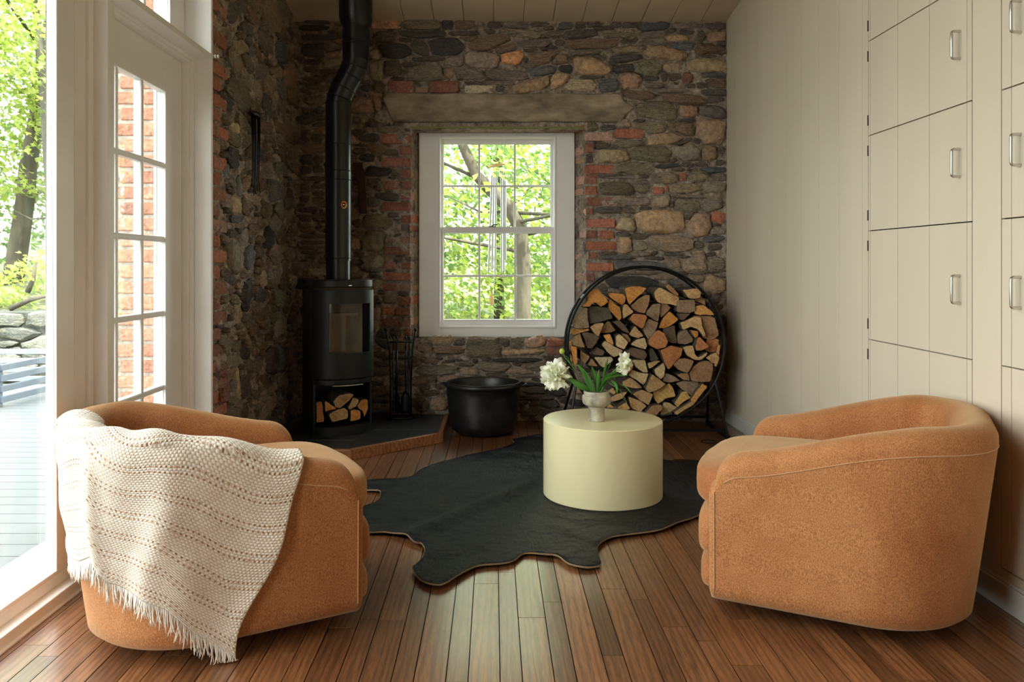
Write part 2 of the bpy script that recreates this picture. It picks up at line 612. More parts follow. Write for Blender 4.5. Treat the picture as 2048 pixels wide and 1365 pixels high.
# ------------------------------------------------------------------ the setting
XL, XR, YB, YF = -1.35, 1.602, 5.5, -3.0
CEIL0, CSL = 2.75, 0.124            # ceiling height at the back wall, rise per metre towards the camera


def ceil_z(y):
    return CEIL0 + CSL * (YB - y)


rng = random.Random(5)

# floor ---------------------------------------------------------
mb = MB().box(XL - 0.25, YF, -0.16, XR + 0.12, YB + 0.1, -0.014)
floor = mb.build('floor', M['gap'])
tag(floor, kind='structure')
edges = []
x = -0.348 - 0.141 * 9
while x < XR + 0.06:
    edges.append((x, x + 0.083))
    edges.append((x + 0.083, x + 0.141))
    x += 0.141
back = MB()
for (a, b) in edges:
    a2, b2 = max(a, XL - 0.12), min(b, XR + 0.01)
    if b2 - a2 < 0.01:
        continue
    back.box(a2 + 0.001, YF, -0.014, b2 - 0.001, 1.55, 0)
    y = 1.551
    first = True
    while y < YB - 0.02:
        L = rng.uniform(0.5, 1.5) if first else rng.uniform(0.7, 1.9)
        y2 = min(y + L, YB - 0.005)
        if YB - y2 < 0.25: y2 = YB - 0.005
        g = 0.0014
        t = rng.random()
        c = Vector((0.14, 0.054, 0.020)).lerp(Vector((0.25, 0.10, 0.037)), t) * rng.uniform(0.86, 1.14)
        o = MB().box(-(b2 - a2) / 2 + g, 0, -0.014, (b2 - a2) / 2 - g, y2 - y - 0.0016, rng.uniform(-0.0004, 0.0003)).build(
            'floorboard', M['oak'], floor, loc=((a2 + b2) / 2, y, 0), color=c)
        y, first = y2, False
tag(back.build('floorboards_behind', M['oak'], floor, color=(0.26, 0.12, 0.048)), kind='stuff')

# ceiling ---------------------------------------------------------
mb = MB()
y0, y1 = YF - 0.1, YB + 0.5
mb.add([(XL - 0.7, y0, ceil_z(y0) + 0.02), (XR + 0.4, y0, ceil_z(y0) + 0.02), (XR + 0.4, y1, ceil_z(y1) + 0.02), (XL - 0.7, y1, ceil_z(y1) + 0.02),
        (XL - 0.7, y0, ceil_z(y0) + 0.3), (XR + 0.4, y0, ceil_z(y0) + 0.3), (XR + 0.4, y1, ceil_z(y1) + 0.3), (XL - 0.7, y1, ceil_z(y1) + 0.3)],
       [(0, 1, 2, 3), (7, 6, 5, 4), (0, 4, 5, 1), (1, 5, 6, 2), (2, 6, 7, 3), (3, 7, 4, 0)])
ceiling = mb.build('ceiling', M['gap'])
tag(ceiling, kind='structure')
k = -7
while k * 0.2035 < XR:
    a, b = max(k * 0.2035, XL - 0.06) + 0.0018, min((k + 1) * 0.2035, XR + 0.02) - 0.0018
    k += 1
    if b - a < 0.02: continue
    v = []
    for yy in (YF, YB + 0.02):
        for xx in (a, b):
            for dz in (0, 0.019):
                v.append((xx - (a + b) / 2, yy, ceil_z(yy) + dz))
    MB().add(v, [(0, 2, 6, 4), (1, 5, 7, 3), (0, 1, 3, 2), (4, 6, 7, 5), (0, 4, 5, 1), (2, 3, 7, 6)]).build('ceiling_plank', M['ceil'], ceiling, loc=((a + b) / 2, 0, 0), bevel=0.002)

# right wall: vertical boards -----------------------------------
wall_right = MB().box(XR + 0.012, YF, 0, XR + 0.14, YB + 0.5, 3.9).build('wall_right', M['gap'])
tag(wall_right, kind='structure')


def vboard(parent, ya, yb, za, zb, name='board', g=0.0012, x=XR, th=0.012):
    """vertical board, ya > yb"""
    zt1, zt2 = min(zb, ceil_z(ya) + 0.01), min(zb, ceil_z(yb) + 0.01)
    yc, zc = (ya + yb) / 2, za
    v = [(x, ya - g, za), (x + th, ya - g, za), (x + th, yb + g, za), (x, yb + g, za), (x, ya - g, zt1), (x + th, ya - g, zt1), (x + th, yb + g, zt2), (x, yb + g, zt2)]
    v = [(p[0] - x, p[1] - yc, p[2] - zc) for p in v]
    return MB().add(v, [(0, 1, 2, 3), (7, 6, 5, 4), (0, 4, 5, 1), (1, 5, 6, 2), (2, 6, 7, 3), (3, 7, 4, 0)]).build(name, M['beige'], parent, loc=(x, yc, zc))


ye = [5.52, 5.295, 5.07, 4.84, 4.61, 4.39, 4.165, 3.94, 3.71, 3.475, 3.42]
for a, b in zip(ye, ye[1:]):
    vboard(wall_right, a, b, 0.0, 3.9, g=0.0008)
vboard(wall_right, 2.676, 2.524, 0.0, 3.9)
for a, b in ((1.76, 1.53), (1.53, 1.30), (1.30, 1.07), (1.07, 0.84)):
    vboard(wall_right, a, b, 0.0, 3.9)
vboard(wall_right, 0.84, YF, 0.0, 3.9)
for a, b in ((3.42, 3.17), (3.17, 2.94), (2.94, 2.707), (2.707, 2.676), (2.524, 2.27), (2.27, 2.01), (2.01, 1.76)):
    vboard(wall_right, a, b, 2.64, 3.9)
    vboard(wall_right, a, b, 0.0, 0.118)
mb = MB().box(XR - 0.016, 1.0, 0, XR, 5.48, 0.082).box(XR - 0.010, 1.0, 0.082, XR, 5.48, 0.092)
tag(mb.build('baseboard_right', M['base_paint'], bevel=0.003), kind='structure')


def cupboard(yedges, label, handle_y, hinge_y):
    yc = (yedges[0] + yedges[-1]) / 2
    root = empty('wall_cupboard', (XR, yc, 0.12))
    tag(root, label, 'cupboard', 'built-in wall cupboards')
    mbx = MB().box(0.0135, yedges[-1] - yc + 0.002, 0.0, 0.10, yedges[0] - yc - 0.002, 2.51)
    o = mbx.build('carcass', M['gap'], root)
    zs = [0.12, 0.757, 1.22, 1.626, 2.03, 2.638]
    for za, zb in zip(zs, zs[1:]):
        d = MB().box(0.006, yedges[-1] - yc + 0.004, 0, 0.0125, yedges[0] - yc - 0.004, zb - za - 0.004).build('door', M['beige'], root, loc=(0, 0, za + 0.002 - 0.12))
        for a, b in zip(yedges, yedges[1:]):
            MB().box(0, b + 0.0014 - (a + b) / 2, 0, 0.0065, a - 0.0014 - (a + b) / 2, zb - za - 0.0045).build('board', M['beige'], d, loc=(0, (a + b) / 2 - yc, 0))
        zm = (za + zb) / 2 - za
        pts = [(0.002, 0, -0.047), (-0.022, 0, -0.047), (-0.028, 0, -0.0445), (-0.030, 0, -0.039), (-0.030, 0, 0.039), (-0.028, 0, 0.0445), (-0.022, 0, 0.047), (0.002, 0, 0.047)]
        if za > 0.5: MB().tube(pts, 0.0048, 10).build('handle', M['steel'], d, smooth=50, loc=(0, handle_y - yc, zm))
        for zz in (0.065, zb - za - 0.065):
            mh = MB()
            for q in range(5):
                mh.lathe([(0.0035, q * 0.009 - 0.0225), (0.0035, q * 0.009 - 0.0145)], n=8)
            mh.box(0.0, -0.002, -0.022, 0.001, 0.008, 0.022)
            mh.build('hinge', M['rust'], d, loc=(-0.001, hinge_y - yc, zz), smooth=40)
    return root


cupboard([3.418, 3.402, 3.17, 2.94, 2.707, 2.678], 'beige built-in cupboard with its dark hinges nearest the log rack', 2.745, 3.419)
cupboard([2.522, 2.474, 2.24, 2.01, 1.762], 'beige built-in cupboard at the right edge of the picture, farthest from the stone wall', 2.43, 1.76)

# walls behind the camera (close the room) ------------------------------
mb = MB().box(XL - 0.3, YF - 0.12, 0, XR + 0.14, YF, 4.0)
tag(mb.build('wall_front', M['beige']), kind='structure')

# ------------------------------------------------------------------ stone walls
STONE = {'g': (0.27, 0.225, 0.185), 'd': (0.155, 0.135, 0.12), 'k': (0.085, 0.082, 0.08), 'b': (0.245, 0.175, 0.125), 't': (0.36, 0.285, 0.205),
         'o': (0.40, 0.28, 0.175), 'O': (0.56, 0.29, 0.145), 'n': (0.24, 0.21, 0.15), 'p': (0.56, 0.47, 0.34), 'B': (0.155, 0.155, 0.16), 'y': (0.38, 0.305, 0.19),
         'r': (0.38, 0.15, 0.10), 'R': (0.26, 0.12, 0.09), 'q': (0.50, 0.31, 0.25), 'x': (0.35, 0.225, 0.155)}

REG = {  # region -> (x0, y0, scale) of the crops the stones were read from
    'A': (740, 20, 3.9), 'B': (1100, 20, 3.9), 'C': (1150, 240, 6.6065), 'D': (1150, 400, 6.6065), 'E': (600, 260, 5.46), 'P': (600, 20, 5.46),
    'F': (700, 500, 6.827), 'G': (840, 655, 6.827), 'T': (740, 640, 5.25)}
# cx cy w h angle code   (capital after # = brick)
ST = '''A#125 108 230 65 0 q|A#235 598 205 100 0 R|A#575 600 240 100 0 R|A#400 622 100 42 0 x|A#850 617 225 62 0 p|A 400 110 300 76 0 n|A 600 110 100 72 0 k|A 735 105 150 70 0 b|A 975 115 115 52 0 k|
A 1142 112 200 46 0 g|A 1320 110 130 34 0 k|A 110 205 210 76 0 d|A 410 190 340 56 0 d|A 270 226 110 40 0 d|A 730 180 240 36 0 d|A 770 216 150 46 0 b|A 930 250 300 110 -14 b|A 592 282 272 138 0 k|
A 395 290 150 100 32 d|A 190 315 240 108 0 k|A 40 350 76 90 0 t|A 1180 178 300 58 4 g|A 1430 182 160 50 -12 b|A 1070 296 180 70 -8 b|A 1260 262 250 60 -5 g|A 1250 310 110 30 0 g|A 1480 255 80 50 0 k|
A 1112 365 168 108 -4 O|A 870 390 258 132 4 g|A 660 395 150 90 0 g|A 1220 385 56 50 0 k|A 1365 376 320 104 -14 b|A 470 378 260 34 0 d|A 300 425 120 44 0 n|A 165 465 170 150 0 n|A 412 492 330 126 0 n|
A 612 480 84 90 20 b|A 200 530 120 36 0 t|A 790 505 215 94 22 g|A 1070 506 330 78 2 g|A 1350 470 220 86 -10 B|A 1520 455 120 76 8 k|A 820 566 150 30 3 k|A 1000 568 215 34 2 g|A 1012 615 80 56 0 t|
A 1300 580 420 112 -18 o|A 60 480 116 190 0 n|A 60 600 124 112 0 d|A 40 735 100 150 0 b|A 60 842 90 80 0 t|
B 130 120 120 56 0 B|B 235 118 96 50 0 g|B 335 114 110 40 0 t|B 430 136 170 34 -6 k|B 520 112 96 44 0 B|B 625 114 130 44 0 p|B 820 124 220 58 -3 B|B 1075 125 210 50 0 g|B 1290 122 152 54 0 d|
B 40 182 110 36 -14 d|B 230 184 250 68 -6 d|B 560 196 240 44 0 g|B 800 192 200 40 -5 g|B 985 215 190 58 0 o|B 1070 172 150 34 0 g|B 1180 200 70 88 0 b|B 1300 208 122 80 0 x|B 1330 262 90 40 0 o|
B 60 258 116 50 0 k|B 310 262 400 74 -2 b|B 620 236 130 40 -5 g|B 810 246 220 60 -6 g|B 1035 278 182 64 4 B|B 1250 306 236 92 0 b|B 620 306 254 56 -2 t|B 270 328 246 44 0 g|B 60 380 160 116 0 b|
B 330 438 262 148 6 o|B 388 368 130 56 24 d|B 588 378 250 68 -8 d|B 890 332 330 100 8 o|B 1225 430 290 108 0 y|B 122 456 120 62 8 k|B 580 450 172 66 -4 k|B 490 408 90 48 0 g|B 762 442 190 116 0 n|
B 18 462 74 80 0 b|B 955 442 120 70 0 t|B 1250 354 140 26 0 k|B 50 540 190 122 -25 o|B 330 522 200 28 0 d|B 252 586 245 100 0 p|B 448 590 170 104 0 B|B 640 556 152 128 0 x|B 800 532 140 36 0 g|
B 800 585 170 44 0 g|B 892 514 60 80 0 q|B 985 520 100 56 0 g|B 1075 530 78 84 15 R|B 1200 586 110 56 0 g|B 1290 506 170 46 0 B|B 1290 568 160 84 0 b|B 950 628 260 38 0 g|B 1100 590 84 38 0 g|
B 1282 640 180 56 0 d|B 690 665 276 80 4 b|B 1052 692 330 76 6 b|B 1292 700 120 48 0 b|B 610 722 54 40 0 k|B 820 780 336 148 8 n|B 1080 790 152 92 0 x|B 1270 800 206 108 12 d|B 1070 862 150 38 0 p|
B 1252 936 234 216 5 o|B 1030 922 220 108 12 b|B 790 910 250 92 0 t|B 690 862 120 38 0 g|B 572 878 130 90 0 t|B 460 914 136 48 0 B|B 330 900 90 90 0 n|B#240 918 74 46 -12 r|B#222 996 44 66 0 R|
B#380 986 222 66 0 q|B#618 961 232 74 0 r|B 900 1000 276 92 -10 o|B 1042 1032 160 34 -22 o|B 1150 1020 66 56 30 q|B 620 1040 236 60 0 n|B 412 1056 106 50 0 n|B 486 1142 262 102 2 y|B 790 1125 310 122 0 n|
B 1068 1106 222 132 6 g|B 1246 1110 122 120 0 b|B 1336 1092 60 60 0 r|B 1330 1190 60 44 0 r|B 966 1172 66 40 -20 r|B#237 1082 66 62 0 q|B#308 1077 74 80 0 R|B#237 1158 66 48 0 x|B#387 1240 232 68 0 r|
B 308 1150 70 80 0 b|B 660 1236 300 106 -3 n|B 912 1216 190 34 -5 k|B 1075 1206 92 42 0 g|B 1182 1202 96 34 0 d|B 1282 1246 206 42 0 B|B 1158 1296 146 90 -6 n|B#1040 1300 56 66 0 R|B 900 1310 200 90 0 t|
B 1322 1310 110 78 0 g|B#322 1316 90 78 0 R|B#240 1320 68 62 0 q|B 480 1290 270 34 0 g|
C 542 905 440 166 3 n|C 880 862 210 190 40 n|C#1105 930 134 86 0 r|C#1215 908 46 84 0 r|C 1460 900 420 122 -3 t|C 1850 872 280 160 0 g|C 1550 1010 560 46 2 g|C 800 1075 440 128 0 g|C 1142 1070 254 156 -5 t|
C 1490 1120 340 176 2 n|C 1800 1115 240 186 0 g|C 1290 1108 60 90 0 B|C 920 742 110 56 0 k|C 560 752 420 48 0 g|C#65 934 110 90 0 q|C#213 930 160 116 0 r|C#337 1076 380 114 0 R|C#78 1225 140 104 0 q|
C#198 1210 80 84 0 R|C 470 1182 330 100 0 d|C 722 1190 160 88 10 g|C 930 1166 150 46 0 g|
D 1125 285 640 292 2 o|D 675 332 264 190 0 y|D 1640 332 340 296 5 x|D 1500 230 110 80 0 b|D#1900 230 170 150 20 r|D 1880 322 130 60 0 g|D 1890 412 216 100 0 g|D 1830 512 310 84 -6 B|D#340 307 386 112 0 r|
D#230 455 140 108 0 R|D#118 452 76 90 0 q|D#420 460 192 108 0 r|D#350 605 386 114 0 r|D#248 735 100 90 0 R|D#100 735 176 106 0 q|D#335 890 350 108 0 r|D#90 1015 150 100 0 q|D#210 1020 88 100 0 R|
D#100 1155 120 86 0 q|D 420 712 240 66 -2 n|D#28 300 44 84 0 q|D 640 452 170 68 0 g|D 870 482 214 82 0 g|D 660 602 200 196 8 o|D 862 612 192 140 0 n|D 1280 572 590 200 2 t|D 1640 592 130 106 0 g|
D 560 760 430 56 0 B|D 860 722 300 74 0 g|D 1050 772 240 52 4 b|D 1320 716 250 46 0 t|D 1480 752 220 46 0 b|D 900 862 760 100 2 B|D 1590 832 330 270 10 t|D 1862 842 220 156 0 g|D 1300 850 200 120 0 t|
D 900 962 500 50 0 g|D 740 1100 730 180 3 k|D 1850 1110 240 200 10 o|D 1870 950 230 24 -7 k|D 1930 1012 150 26 8 k|D 1420 1100 310 124 0 d|D 1200 1015 250 96 0 t|D 372 1150 140 130 40 g|D 1600 1040 200 96 0 t|
E#1050 97 330 106 0 R|E#1150 217 130 104 0 R|E#1240 217 64 104 0 b|E#1050 352 330 100 0 R|E#1150 477 116 86 0 R|E#1240 475 64 96 0 x|E#1060 602 306 94 0 R|E#1150 722 108 80 0 R|E#1238 718 64 88 0 x|
E#1052 837 320 94 0 R|E#1155 975 110 86 0 R|E#1238 967 70 88 0 r|E#1228 1072 84 68 0 r|E#1140 1066 84 70 0 d|E#1230 1205 84 78 0 x|E#1140 1202 90 76 0 b|E#942 1216 40 56 0 x|E#1055 1322 290 88 0 R|
E 760 82 230 88 0 d|E 650 162 150 28 0 R|E 840 202 210 106 0 b|E 985 242 170 68 0 t|E 650 232 140 86 0 b|E 850 452 256 98 0 k|E 800 552 150 56 0 x|E 850 622 92 78 0 n|E 960 732 256 86 3 k|E 800 792 170 86 0 d|
E 820 1002 320 158 2 n|E 622 1022 86 118 -30 x|E 790 1200 260 240 0 n|E 650 1122 180 86 0 b|E 640 42 130 60 0 x|E 560 760 60 90 0 R|E 980 330 150 90 0 n|E 620 560 90 100 0 g|E 1010 930 120 60 0 n|E 600 1250 120 130 0 b|
E 60 60 100 120 0 b|E 180 80 120 90 0 d|E 150 200 240 90 -2 b|E 70 320 130 100 0 k|E 200 330 110 90 0 n|E 200 420 130 80 0 d|E 60 440 120 90 0 b|E 140 530 240 50 0 d|E 50 620 90 70 0 b|E 190 610 130 60 0 n|
E 190 690 130 60 0 b|E 50 760 110 80 0 b|E 195 770 130 80 0 k|E 90 870 200 60 0 b|E 230 880 60 60 0 d|E 60 960 130 80 0 n|E 190 960 130 90 18 d|E 70 1080 150 90 0 b|E 210 1070 110 60 0 d|E 130 1160 260 44 0 k|
E 130 1230 250 44 0 b|E 130 1290 250 40 0 k|E 130 1340 240 36 0 d|
P 180 120 250 56 4 d|P 150 190 270 56 0 k|P 220 292 360 56 0 d|P 140 450 212 140 8 k|P 340 402 180 96 -6 d|P 330 572 180 106 0 n|P 120 562 170 64 0 x|P 110 642 140 60 0 k|P 300 672 180 54 0 b|P 120 752 200 50 0 t|
P 190 832 250 58 4 n|P 60 880 130 60 20 k|P 165 985 240 100 0 n|P 190 1110 150 100 -30 k|P 50 1130 90 120 0 b|P 200 1240 150 70 0 d|P 745 850 180 90 -10 k|P 720 1042 340 190 3 x|P 660 905 100 50 0 x|
P 830 660 140 110 0 b|P 815 500 112 120 20 x|P 782 270 60 80 0 x|P 780 1240 150 70 0 b|P 960 1300 190 76 -8 n|P 640 1330 130 60 0 x|P 880 1180 150 110 -20 t|P 620 1200 90 80 0 d|
F#545 212 150 88 0 R|F#760 222 128 86 0 R|F#852 205 60 96 0 x|F#640 362 390 100 0 r|F#545 512 180 106 0 R|F#742 517 136 88 0 b|F#866 512 104 108 0 x|F#728 702 154 106 0 R|F#868 692 106 116 0 r|F#520 838 176 108 0 r|
F#712 847 216 106 0 R|F#540 997 230 106 0 R|F#740 1007 150 88 0 b|F#862 987 104 106 0 x|F#790 1130 96 96 0 R|F#902 360 56 86 0 R|F 300 190 340 220 5 n|F 360 362 160 46 0 k|F 370 475 150 130 0 t|
F 560 680 210 106 0 n|F 340 645 100 56 0 d|F 352 880 116 180 10 x|F 430 1190 200 150 30 k|F 620 1140 150 116 0 t|F 315 1120 86 90 0 o|F 120 60 150 90 0 b|F 90 170 150 80 0 k|
G 280 184 310 130 -4 t|G 60 265 220 170 15 t|G 540 215 160 86 0 B|G 400 315 410 104 2 b|G 865 272 456 236 0 n|G 1160 210 150 106 20 x|G 1315 215 180 150 0 n|G 1590 205 260 150 -12 x|G 1430 335 600 76 -2 o|
G 1860 220 220 120 0 r|G#1830 325 200 106 0 R|G 430 466 260 48 -8 k|G 600 505 280 76 4 n|G 750 468 86 76 0 t|G 250 595 520 146 -4 n|G 1000 542 420 136 2 n|G 1330 455 600 56 0 k|G 1570 535 260 116 0 n|
G 1340 605 330 96 0 t|G 660 600 250 110 0 t|G 1050 655 250 56 0 t|G 170 722 116 86 0 k|G 250 1052 260 180 -6 x|G 150 905 200 76 -6 b|G 280 805 150 76 0 k|G 70 1062 130 120 0 d|G 100 1172 180 56 0 d|
G 1430 665 350 56 0 g|G 1600 782 500 56 -2 k|G 1600 855 400 120 0 d|G 1850 880 280 146 20 k|G 1600 965 500 90 0 d|G 1790 1045 260 120 0 d|G 1500 1165 220 110 0 d|G 1730 1165 210 120 0 d|G 900 760 500 90 0 d|
G 650 900 500 120 0 k|G 1100 900 300 120 0 d|G 700 1050 400 120 0 k|G 1150 1060 300 120 0 d|G 1950 1000 150 100 0 d|G 1970 1150 200 120 0 d|G 200 1260 300 70 0 d|G 520 460 120 60 0 g|
T 130 230 190 100 32 k|T 280 402 300 40 0 d|T 120 472 170 56 0 t|T 120 562 230 56 0 d|T 110 742 190 106 0 b|T 100 852 220 50 0 d|T 350 802 200 76 0 b|T 520 640 200 110 -8 b|T 510 872 160 106 0 d|T 560 982 250 56 0 d|
T 100 960 240 70 0 d|T 330 930 160 90 0 b|T 330 640 170 110 0 d|T 350 290 200 130 0 n|T 60 660 120 60 0 k'''


def parse_stones():
    out = []
    for it in ST.replace('\n', '').split('|'):
        it = it.strip()
        if not it: continue
        x0, y0, s = REG[it[0]]
        brick = it[1] == '#'
        q = it[2:].split()
        cx, cy, w, h, a = map(float, q[:5])
        px, py = x0 + cx / s, y0 + cy / s
        k = 5.48 / F
        out.append(dict(u=(px - VX) * k, v=H - (py - VY) * k, w=w / s * k, h=h / s * k, a=-R(a), c=q[5], brick=brick))
    return out


def dist_n(pu, pv, s):
    """normalised superellipse distance of points to seed arrays"""
    du, dv = pu - s['u'], pv - s['v']
    ca, sa = np.cos(s['a']), np.sin(s['a'])
    lx = np.abs((du * ca + dv * sa) / (s['w'] / 2))
    ly = np.abs((-du * sa + dv * ca) / (s['h'] / 2))
    p = s['p']
    return (lx ** p + ly ** p) ** (1 / p)


def arrays(seeds):
    d = {k: np.array([x[k] for x in seeds], float) for k in ('u', 'v', 'w', 'h', 'a')}
    d['p'] = np.array([9.0 if x['brick'] else 3.0 for x in seeds])
    return d


def fill_seeds(seeds, inside, box, sizes, rg, palette, tries=2500, lim=1.12):
    """scatter more stones into the gaps"""
    for (w, h, n) in sizes:
        for _ in range(tries):
            if n <= 0: break
            u, v = rg.uniform(box[0], box[1]), rg.uniform(box[2], box[3])
            if not inside(u, v): continue
            ww, hh = w * rg.uniform(0.75, 1.25), h * rg.uniform(0.75, 1.25)
            a = rg.gauss(0, 0.16)
            A = arrays(seeds) if seeds else None
            ok = True
            if A is not None:
                for (ex, ey) in ((0, 0), (0.42, 0), (-0.42, 0), (0, 0.4), (0, -0.4)):
                    if dist_n(u + ex * ww, v + ey * hh, A).min() < lim:
                        ok = False
                        break
            if ok:
                seeds.append(dict(u=u, v=v, w=ww, h=hh, a=a, c=rg.choice(palette), brick=False))
                n -= 1
    return seeds


def stone_mesh(s, i, A, rg, gap, depth, surf, axis, clip):
    """one stone or brick: outline limited by its neighbours, chamfered face; returns (origin, MB)"""
    if s['brick']:
        base = [(1, -.72), (1, .72), (.9, 1), (-.9, 1), (-1, .72), (-1, -.72), (-.9, -1), (.9, -1)]
    else:
        n = 14
        base = []
        for k in range(n):
            t = 2 * math.pi * (k + rg.uniform(-.25, .25)) / n
            cc, ss = math.cos(t), math.sin(t)
            q = rg.uniform(.90, 1.05) / ((abs(cc) ** 3.2 + abs(ss) ** 3.2) ** (1 / 3.2))
            base.append((cc * q, ss * q))
    grow = rg.uniform(1.10, 1.32)
    ca, sa = math.cos(s['a']), math.sin(s['a'])
    near = [j for j in range(len(A['u'])) if j != i and abs(A['u'][j] - s['u']) < (A['w'][j] + s['w']) * .75 and abs(A['v'][j] - s['v']) < (A['h'][j] + s['h']) * 0.9 + .05]
    N = {k: A[k][near] for k in A}
    outl = []
    m = 15
    for (bx, by) in base:
        ts = np.linspace(.3, 1.0 if s['brick'] else grow, m)
        lx, ly = bx * s['w'] / 2 * ts, by * s['h'] / 2 * ts
        pu, pv = s['u'] + lx * ca - ly * sa, s['v'] + lx * sa + ly * ca
        tt = ts[-1]
        if len(near):
            dd = dist_n(pu[:, None], pv[:, None], N)
            if s['brick']:
                dd = np.where(N['p'][None, :] < 5, 9, dd)
            else:
                dd = np.where(N['p'][None, :] > 5, dd * .93, dd)
            bad = np.nonzero(dd.min(1) < ts)[0]
            if len(bad): tt = ts[max(bad[0] - 1, 0)]
        ll = math.hypot(bx * s['w'] / 2, by * s['h'] / 2)
        tt = max(tt - gap / ll, .2)
        lx, ly = bx * s['w'] / 2 * tt, by * s['h'] / 2 * tt
        pu, pv = s['u'] + lx * ca - ly * sa, s['v'] + lx * sa + ly * ca
        pu, pv = clip(pu, pv)
        outl.append((pu, pv))
    o = surf(s['u'], s['v'], 0)
    n = len(outl)
    cu, cv = sum(p[0] for p in outl) / n, sum(p[1] for p in outl) / n
    tu, tv = rg.gauss(0, .05), rg.gauss(0, .06)
    j = .003 if s['brick'] else .007
    mb = MB()
    V = []
    sc = (.84 if s['brick'] else .74)
    if s['brick']:
        inner = []
        for (pu, pv) in outl:
            du, dv = pu - cu, pv - cv
            fu = max(0, 1 - .007 / max(s['w'] / 2, .01))
            fv = max(0, 1 - .007 / max(s['h'] / 2, .01))
            inner.append((cu + du * fu, cv + dv * fv))
    else:
        inner = [(cu + (pu - cu) * (sc + rg.uniform(-.1, .12)), cv + (pv - cv) * (sc + rg.uniform(-.1, .12))) for pu, pv in outl]
    for pu, pv in outl: V.append(surf(pu, pv, -.02) - o)
    for pu, pv in outl: V.append(surf(pu, pv, depth * (.75 if s['brick'] else .5) + rg.uniform(-j, j) * .5) - o)
    for pu, pv in inner: V.append(surf(pu, pv, depth + tu * (pu - cu) + tv * (pv - cv) + rg.uniform(-j, j) * .6) - o)
    V.append(surf(cu, cv, depth + (0 if s['brick'] else rg.uniform(0, .008))) - o)
    Fc = []
    for a in range(2):
        for k in range(n):
            k2 = (k + 1) % n
            Fc.append((a * n + k, a * n + k2, (a + 1) * n + k2, (a + 1) * n + k))
    for k in range(n):
        Fc.append((2 * n + k, 2 * n + (k + 1) % n, 3 * n))
    mb.add(V, Fc)
    return o, mb


def build_masonry(parent, seeds, surf, axis, rg, clip, limit=298, gap=.004, dep=(.012, .034), nm='stone'):
    A = arrays(seeds)
    order = sorted(range(len(seeds)), key=lambda i: -seeds[i]['w'] * seeds[i]['h'])
    ns = nb = 0
    small = MB()
    scol = []
    for i in order:
        s = seeds[i]
        c = Vector(STONE[s['c']]) * rg.uniform(.95, 1.3)
        c = Vector((c.x * rg.uniform(.95, 1.06), c.y, c.z * rg.uniform(.93, 1.07)))
        depth = rg.uniform(.008, .014) if s['brick'] else rg.uniform(*dep)
        o, mb = stone_mesh(s, i, A, rg, .0015 if s['brick'] else gap, depth, surf, axis, clip)
        if s['brick']:
            mb.build('brick', M['brick'], parent, loc=o, color=c, smooth=35)
        elif ns < limit:
            rnd = s['c'] in 'oyxO' or (s['w'] < s['h'] * 2 and rg.random() < .4)
            mb.build(nm, M['round' if rnd else 'slate'], parent, loc=o, color=c, smooth=(60 if rnd else 24))
            ns += 1
        else:
            small.xform(Matrix.Identity(4))
            small.add([tuple(Vector(p) + o) for p in mb.v], mb.f)
    if small.v:
        tag(small.build('small_stones', M['slate'], parent, color=(.17, .14, .115), smooth=24), kind='stuff')


def wall_grid(name, u0, u1, v0, v1, step, surf, skip, amp):
    nu, nv = int((u1 - u0) / step) + 1, int((v1 - v0) / step) + 1
    mb = MB()
    V = []
    for j in range(nv + 1):
        for i in range(nu + 1):
            u, v = u0 + (u1 - u0) * i / nu, v0 + (v1 - v0) * j / nv
            q = Vector((u * 9, v * 9, 3.1))
            d = mnoise.fractal(q, 1.0, 2.0, 5) * amp + mnoise.noise(Vector((u * 45, v * 45, 0))) * amp * .45
            V.append(surf(u, v, d))
    Fc = []
    for j in range(nv):
        for i in range(nu):
            u, v = u0 + (u1 - u0) * (i + .5) / nu, v0 + (v1 - v0) * (j + .5) / nv
            if skip(u, v): continue
            a = j * (nu + 1) + i
            Fc.append((a, a + 1, a + nu + 2, a + nu + 1))
    return mb.add(V, Fc)


# back wall ---------------------------------------------------------
WX0, WX1, WZ0, WZ1 = -0.526, 0.572, 0.566, 2.053       # window frame outline (at its own depth 5.65)
RX0, RX1 = -0.567, 0.634                               # front edges of the splayed reveals


def surf_back(u, v, d):
    y = YB
    if WZ0 - .02 < v < 2.012:
        if WX1 - .02 < u < RX1: y += .19 * min(1, (RX1 - u) / (RX1 - WX1))
        if RX0 < u < WX0 + .02: y += .19 * min(1, (u - RX0) / (WX0 - RX0))
    return Vector((u, y - d, v))


def in_window(u, v, m=0.0):
    return WX0 + .012 - m < u < WX1 - .012 + m and WZ0 + .01 - m < v < 2.012 + m


LX0, LX1, LZ0, LZ1 = P(765, 0, 5.48).x, P(1268, 0, 5.48).x, P(0, 243, 5.48).z, P(0, 187, 5.48).z
back_wall = wall_grid('wall_back', XL - .06, XR + .02, 0, CEIL0 + .03, .0125, lambda u, v, d: surf_back(u, v, d), in_window, .021)
back_wall.box(XL - .6, YB + .17, 0, WX0 + .02, YB + .5, 3.1).box(WX1 - .02, YB + .17, 0, XR + .14, YB + .5, 3.1)
back_wall.box(WX0 + .02, YB + .17, 0, WX1 - .02, YB + .5, WZ0 + .01).box(WX0 + .02, YB + .1, WZ1 - .045, WX1 - .02, YB + .5, 3.1)
back_wall.box(WX0 - .06, YB - .005, 2.006, WX1 + .08, YB + .2, 2.05).box(WX0 - .04, YB - .0, WZ0 - .06, WX1 + .06, YB + .2, WZ0 + .0)
wall_back = back_wall.build('wall_back', M['mortar'], smooth=50, fix=False)
tag(wall_back, kind='structure')

